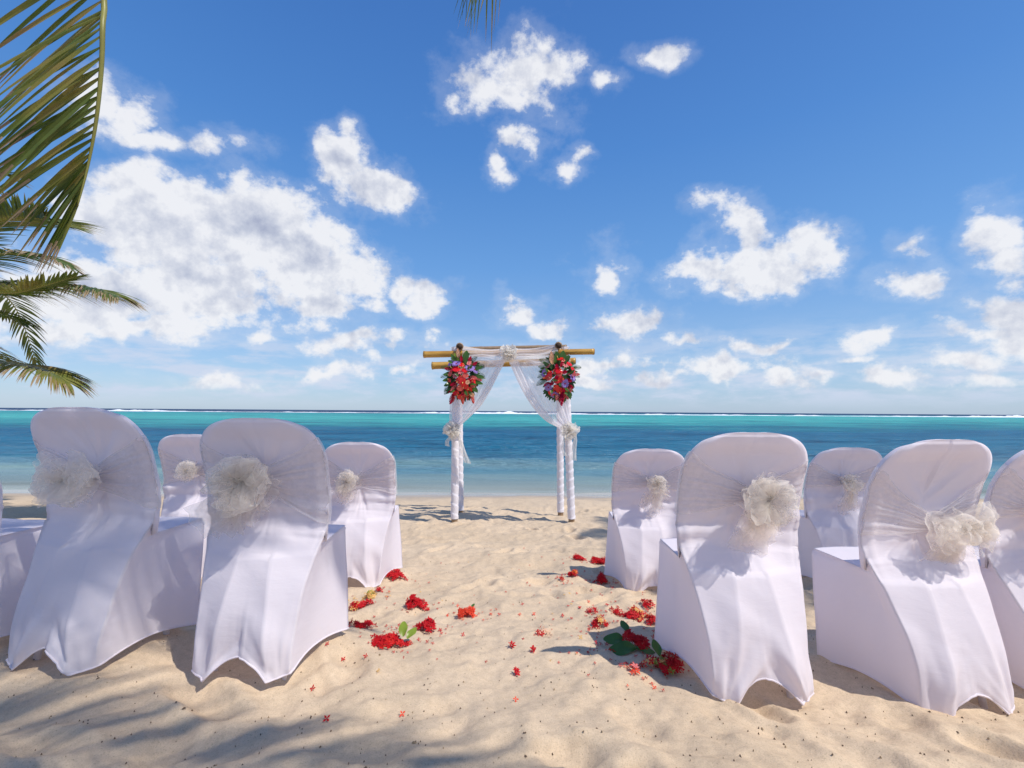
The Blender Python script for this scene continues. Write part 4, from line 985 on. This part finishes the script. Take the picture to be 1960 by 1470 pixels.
# palm behind the viewer, right: it shades the chairs and hangs one frond into the picture
crB = Vector((.95, -.95, 6.0)); bB = Vector((2.0, -4.4, 0)); bB.z = hz(bB.x, bB.y)
palmB, cB = palm_tree(bB, crB, 'coconut palm overhead whose big frond hangs down at the upper left corner')
def relB(px, py, Y): return tuple(at(px, py, Y) - bB)
left1 = lambda s, r: Vector((-1.0, .15, -.42 - 1.5 * max(0, s - .80) * 5 - .12 * r.random()))
left2 = lambda s, r: Vector((-.95 + .2 * r.random(), -.12, -.62 - 1.7 * max(0, s - .80) * 5 - .25 * r.random()))
frond(palmB, [tuple(cB), tuple(Vector((-.6, -.3, 6.2)) - bB), tuple(Vector((-1.6, 1.1, 5.3)) - bB), relB(185, -110, 2.15), relB(196, 60, 2.2), relB(188, 200, 2.25), relB(170, 310, 2.3), relB(148, 395, 2.3)], .92, 21, 46, .25, (left1, left2), start=.10, dry=.5, wid=.024)
frond(palmB, [tuple(cB), tuple(Vector((.6, -.2, 6.3)) - bB), tuple(Vector((.4, 1.2, 5.6)) - bB), tuple(Vector((.0, 2.3, 4.55)) - bB), relB(925, -75, 2.7), relB(885, -30, 2.75)], .62, 22, 20, .30, start=.12, dry=.3, wid=.013,
      side_dirs=(lambda s, r: Vector((-.35, .1, -1)), lambda s, r: Vector((-.1, .3, -1))))
for k in range(9):
    a_ = R(52 + k * 40); ln_ = 2.3 + .4 * math.sin(k * 2.3); ca, sa = math.cos(a_), math.sin(a_)
    if sa > .35 and abs(ca) < .95: ln_ *= .82
    dz = -.5 - .35 * (k % 3)
    frond(palmB, [tuple(cB), tuple(cB + Vector((ca * ln_ * .35, sa * ln_ * .35, .6))), tuple(cB + Vector((ca * ln_ * .7, sa * ln_ * .7, .45 + dz * .4))), tuple(cB + Vector((ca * ln_, sa * ln_, dz)))], .62, 60 + k, 46, .6, separate=False, wid=.045)
# palm out of the picture on the right, its fronds lay thin bands of shade before the arch
crC = Vector((6.5, 2.3, 7.0)); bC = Vector((8.6, .6, 0)); bC.z = hz(bC.x, bC.y)
palmC, cC = palm_tree(bC, crC, 'coconut palm standing beyond the right edge, shading the sand before the arch')
for k in range(9):
    a_ = R(10 + k * 40); ln_ = 2.7 if math.cos(a_) > 0 or math.sin(a_) < 0 else 2.3; ca, sa = math.cos(a_), math.sin(a_); dz = -.4 - .3 * (k % 3)
    frond(palmC, [tuple(cC), tuple(cC + Vector((ca * ln_ * .35, sa * ln_ * .35, .6))), tuple(cC + Vector((ca * ln_ * .7, sa * ln_ * .7, .4 + dz * .4))), tuple(cC + Vector((ca * ln_, sa * ln_, dz)))], .6, 90 + k, 44, .6, separate=False, wid=.045)
for o in (palmA, palmB, palmC): del o['nleaf']
